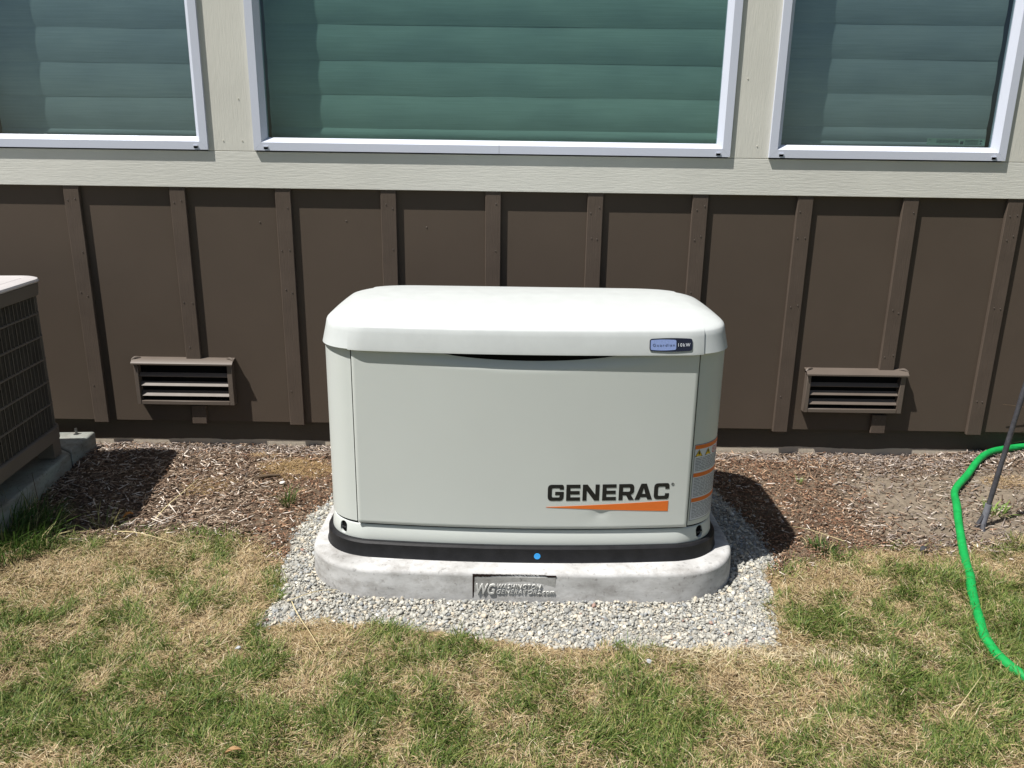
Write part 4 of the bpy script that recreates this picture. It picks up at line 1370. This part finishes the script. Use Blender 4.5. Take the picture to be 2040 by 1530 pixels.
# ------------------------------------------------------------------ gravel
def ico(sub, seed):
    bm = bmesh.new(); bmesh.ops.create_icosphere(bm, subdivisions=sub, radius=1)
    rg = np.random.default_rng(seed)
    V_ = np.array([v.co[:] for v in bm.verts]); F_ = np.array([[v.index for v in f.verts] for f in bm.faces]); bm.free()
    # chip with random planes for angular facets
    for k in range(10):
        d = rg.normal(size=3); d /= np.linalg.norm(d); h = rg.uniform(.45, .8)
        dist = V_ @ d
        V_ = np.where((dist > h)[:, None], V_ - d[None] * (dist - h)[:, None], V_)
    V_ += rg.normal(0, .03, V_.shape)
    return V_, F_
def gravel():
    VS, FS, CS = [], [], []; off = 0
    for (sub, nst, r0, r1, lift) in ((2, 4700, .0042, .0092, .006), (1, 19000, .0020, .0048, .004)):
        x = RNG.uniform(-.80, .90, nst * 4); y = RNG.uniform(-1.40, -.24, nst * 4)
        jx = x + .035 * (vnoise(x, y, .05, 3) - .5) + RNG.normal(0, .008, len(x)) * (1 + 4 * (RNG.random(len(x)) < .12)); jy = y + .035 * (vnoise(x, y, .05, 4) - .5) + RNG.normal(0, .008, len(x))
        ins = in_poly(jx, jy, GRAV)
        d = np.maximum(np.abs(x - PXC) - (PA - .0), np.abs(y - PYC) - (PD - .0))
        # corners of the slab are round
        qx = np.maximum(np.abs(x - PXC) - (PA - .205), 0); qy = np.maximum(np.abs(y - PYC) - (PD - .205), 0)
        d = np.where((qx > 0) & (qy > 0), np.hypot(qx, qy) - .205, d)
        ok = ins & (d > .001)
        x, y, d = x[ok][:nst], y[ok][:nst], d[ok][:nst]
        m = len(x)
        r = RNG.uniform(r0, r1, m) * np.where(RNG.random(m) < .12, 1.25, 1)
        scl = np.stack([r * RNG.uniform(.9, 1.25, m), r * RNG.uniform(.75, 1.05, m), r * RNG.uniform(.5, .85, m)], 1)
        q = RNG.random((m, 1)); q2 = RNG.random(m)
        c = np.array((.26, .26, .24)) * (1 - q) + np.array((.51, .49, .43)) * q
        c = np.where((q2 < .13)[:, None], np.array((.29, .30, .30)) * (.8 + .5 * q), c)
        c = np.where(((q2 > .13) & (q2 < .27))[:, None], np.array((.52, .465, .37)) * (.8 + .4 * q), c)
        c = np.where((q2 > .965)[:, None], np.array((.64, .63, .58)), c)
        c = np.where(((q2 > .955) & (q2 < .965))[:, None], np.array((.33, .22, .18)), c)
        pile = .004 * np.exp(-d / .05)
        z = gz(x, y) + lift * RNG.random(m) + pile - .001
        R = rot_mats(RNG.uniform(0, 6.28, m), RNG.normal(0, .45, m), RNG.normal(0, .45, m))
        pos = np.stack([x, y, z], 1)
        for k in range(8):
            bV, bF = ico(sub, 100 + k)
            s = slice(k, None, 8)
            V_, F_, C_ = scatter(bV, bF, pos[s], scl[s], R[s], c[s])
            VS.append(V_); FS.append(F_ + off); CS.append(C_); off += len(V_)
    V_ = np.concatenate(VS); F_ = np.concatenate(FS); C_ = np.concatenate(CS)
    o = fast('gravel', V_, F_, M_STONE, C_)
    tag(o, 'pale grey crushed gravel bed around the generator slab', 'gravel', kind='stuff')
gravel()

# ------------------------------------------------------------------ loose bits
def curved_stalk(pts, r, mat, label, cat='straw stalk', name='straw_stalk'):
    P = spline(pts, 6)
    n = len(P)
    V2, F2 = tube(P, [r * (1 - .7 * i / n) for i in range(n)], 6)
    return tag(mk(name, V2, F2, mat, smooth=True, angle=80), label, cat)
M_STRAW = plain('dry_straw', (.55, .46, .26), .6, .3)
M_TWIG = plain('twig_bark', (.10, .07, .045), .8, .2, var=.3, nscale=90)
def L3(x, y, h): return (x, y, float(gz(x, y)) + h)
curved_stalk([L3(-.61, -1.195, .025), L3(-.575, -1.26, .030), L3(-.52, -1.34, .022), L3(-.475, -1.41, .02)], .0016, M_STRAW, 'long pale straw stalk lying from the gravel onto the lawn')
curved_stalk([L3(-.63, -1.175, .012), L3(-.56, -1.13, .016), L3(-.50, -1.115, .014)], .0012, M_STRAW, 'thin straw lying on the gravel by the slab corner')
curved_stalk([L3(-1.22, -.70, .002), L3(-1.20, -.62, .03), L3(-1.165, -.52, .05), L3(-1.15, -.46, .055)], .0022, M_STRAW, 'bent dry grass stem rising from the mulch in the left bed')
curved_stalk([L3(-1.30, -.78, .01), L3(-1.22, -.81, .025), L3(-1.12, -.85, .022), L3(-1.05, -.87, .012)], .0018, M_STRAW, 'pale dry stem arching over the lawn edge below the condenser shadow')
curved_stalk([L3(-1.60, -.70, .0), L3(-1.60, -.70, .07), L3(-1.605, -.70, .17)], .0016, M_TWIG, 'thin upright brown stem in the dark bed beside the condenser slab', 'stem', 'dry_stem')
curved_stalk([L3(1.10, -.80, .02), L3(1.0, -.75, .03), L3(.93, -.74, .035)], .0014, M_STRAW, 'straw crossing the edge of the generator shadow')
curved_stalk([L3(1.02, -1.62, .025), L3(1.10, -1.55, .04), L3(1.17, -1.48, .035)], .0012, M_STRAW, 'slim straw lying on the lawn at the lower right')
curved_stalk([L3(2.30, .0, .05), (2.22, -.01, .17), (2.17, -.02, .22), (2.03, -.03, .245)], .003, M_TWIG, 'thin arching twig beside the wall behind the stake', 'twig', 'twig')
# broken stick in straw mound
V2, F2 = tube([L3(-.985, -.365, .012), L3(-.93, -.345, .018), L3(-.885, -.335, .015)], [.004, .007, .005], 7)
tag(mk('stick', V2, F2, M_TWIG, smooth=True, angle=60), 'short dark broken stick on the dried moss mound', 'stick')
# fallen leaves
def leaf(cx, cy, l, w, ang, mat, label):
    V_, F_ = [], []
    n = 8
    z0 = float(gz(cx, cy)) + .016
    for i in range(n + 1):
        t = i / n; ww = w * math.sin(math.pi * min(1, t * .96 + .02)) ** .8
        for s in (-1, 0, 1):
            px = (t - .5) * l; py = s * ww / 2; pz = .006 * abs(s) + .008 * math.sin(t * 3)
            V_.append((cx + px * math.cos(ang) - py * math.sin(ang), cy + px * math.sin(ang) + py * math.cos(ang), z0 + pz))
    for i in range(n):
        a = i * 3
        F_ += [(a, a + 3, a + 4, a + 1), (a + 1, a + 4, a + 5, a + 2)]
    return tag(mk('fallen_leaf', V_, F_, mat, smooth=True, angle=80), label, 'leaf')
leaf(-1.305, -.69, .036, .014, 1.0, plain('orange_leaf', (.42, .19, .05), .6, .3), 'curled orange leaf lying at the mulch edge on the left')
leaf(-.585, -1.755, .034, .012, .3, plain('tan_leaf', (.40, .25, .12), .6, .3), 'curled tan leaf lying in the lawn at the bottom edge')
leaf(1.33, -.86, .04, .018, .6, plain('dark_leaf', (.05, .05, .055), .6, .3), 'crumpled dark leaf at the right lawn edge')
# stray pebbles
for (x, y, r, lab) in ((-.70, -1.385, .008, 'small grey stone lying in the lawn left of the gravel'), (.36, -1.41, .007, 'small pale stone lying in the dried grass in front of the gravel'), (-.86, -.40, .010, 'white pebble in the mulch left of the generator')):
    bV, bF = ico(2, int(abs(x) * 1000))
    Vv = bV * np.array((r * 1.2, r, r * .7)) + np.array((x, y, float(gz(x, y)) + .014))
    m = plain('stone_' + str(int(abs(x) * 100)), (.36, .37, .38) if r < .009 else (.7, .68, .62), .8, .3)
    tag(mk('pebble', Vv, [tuple(int(i) for i in f) for f in bF], m, smooth=True), lab, 'stone')
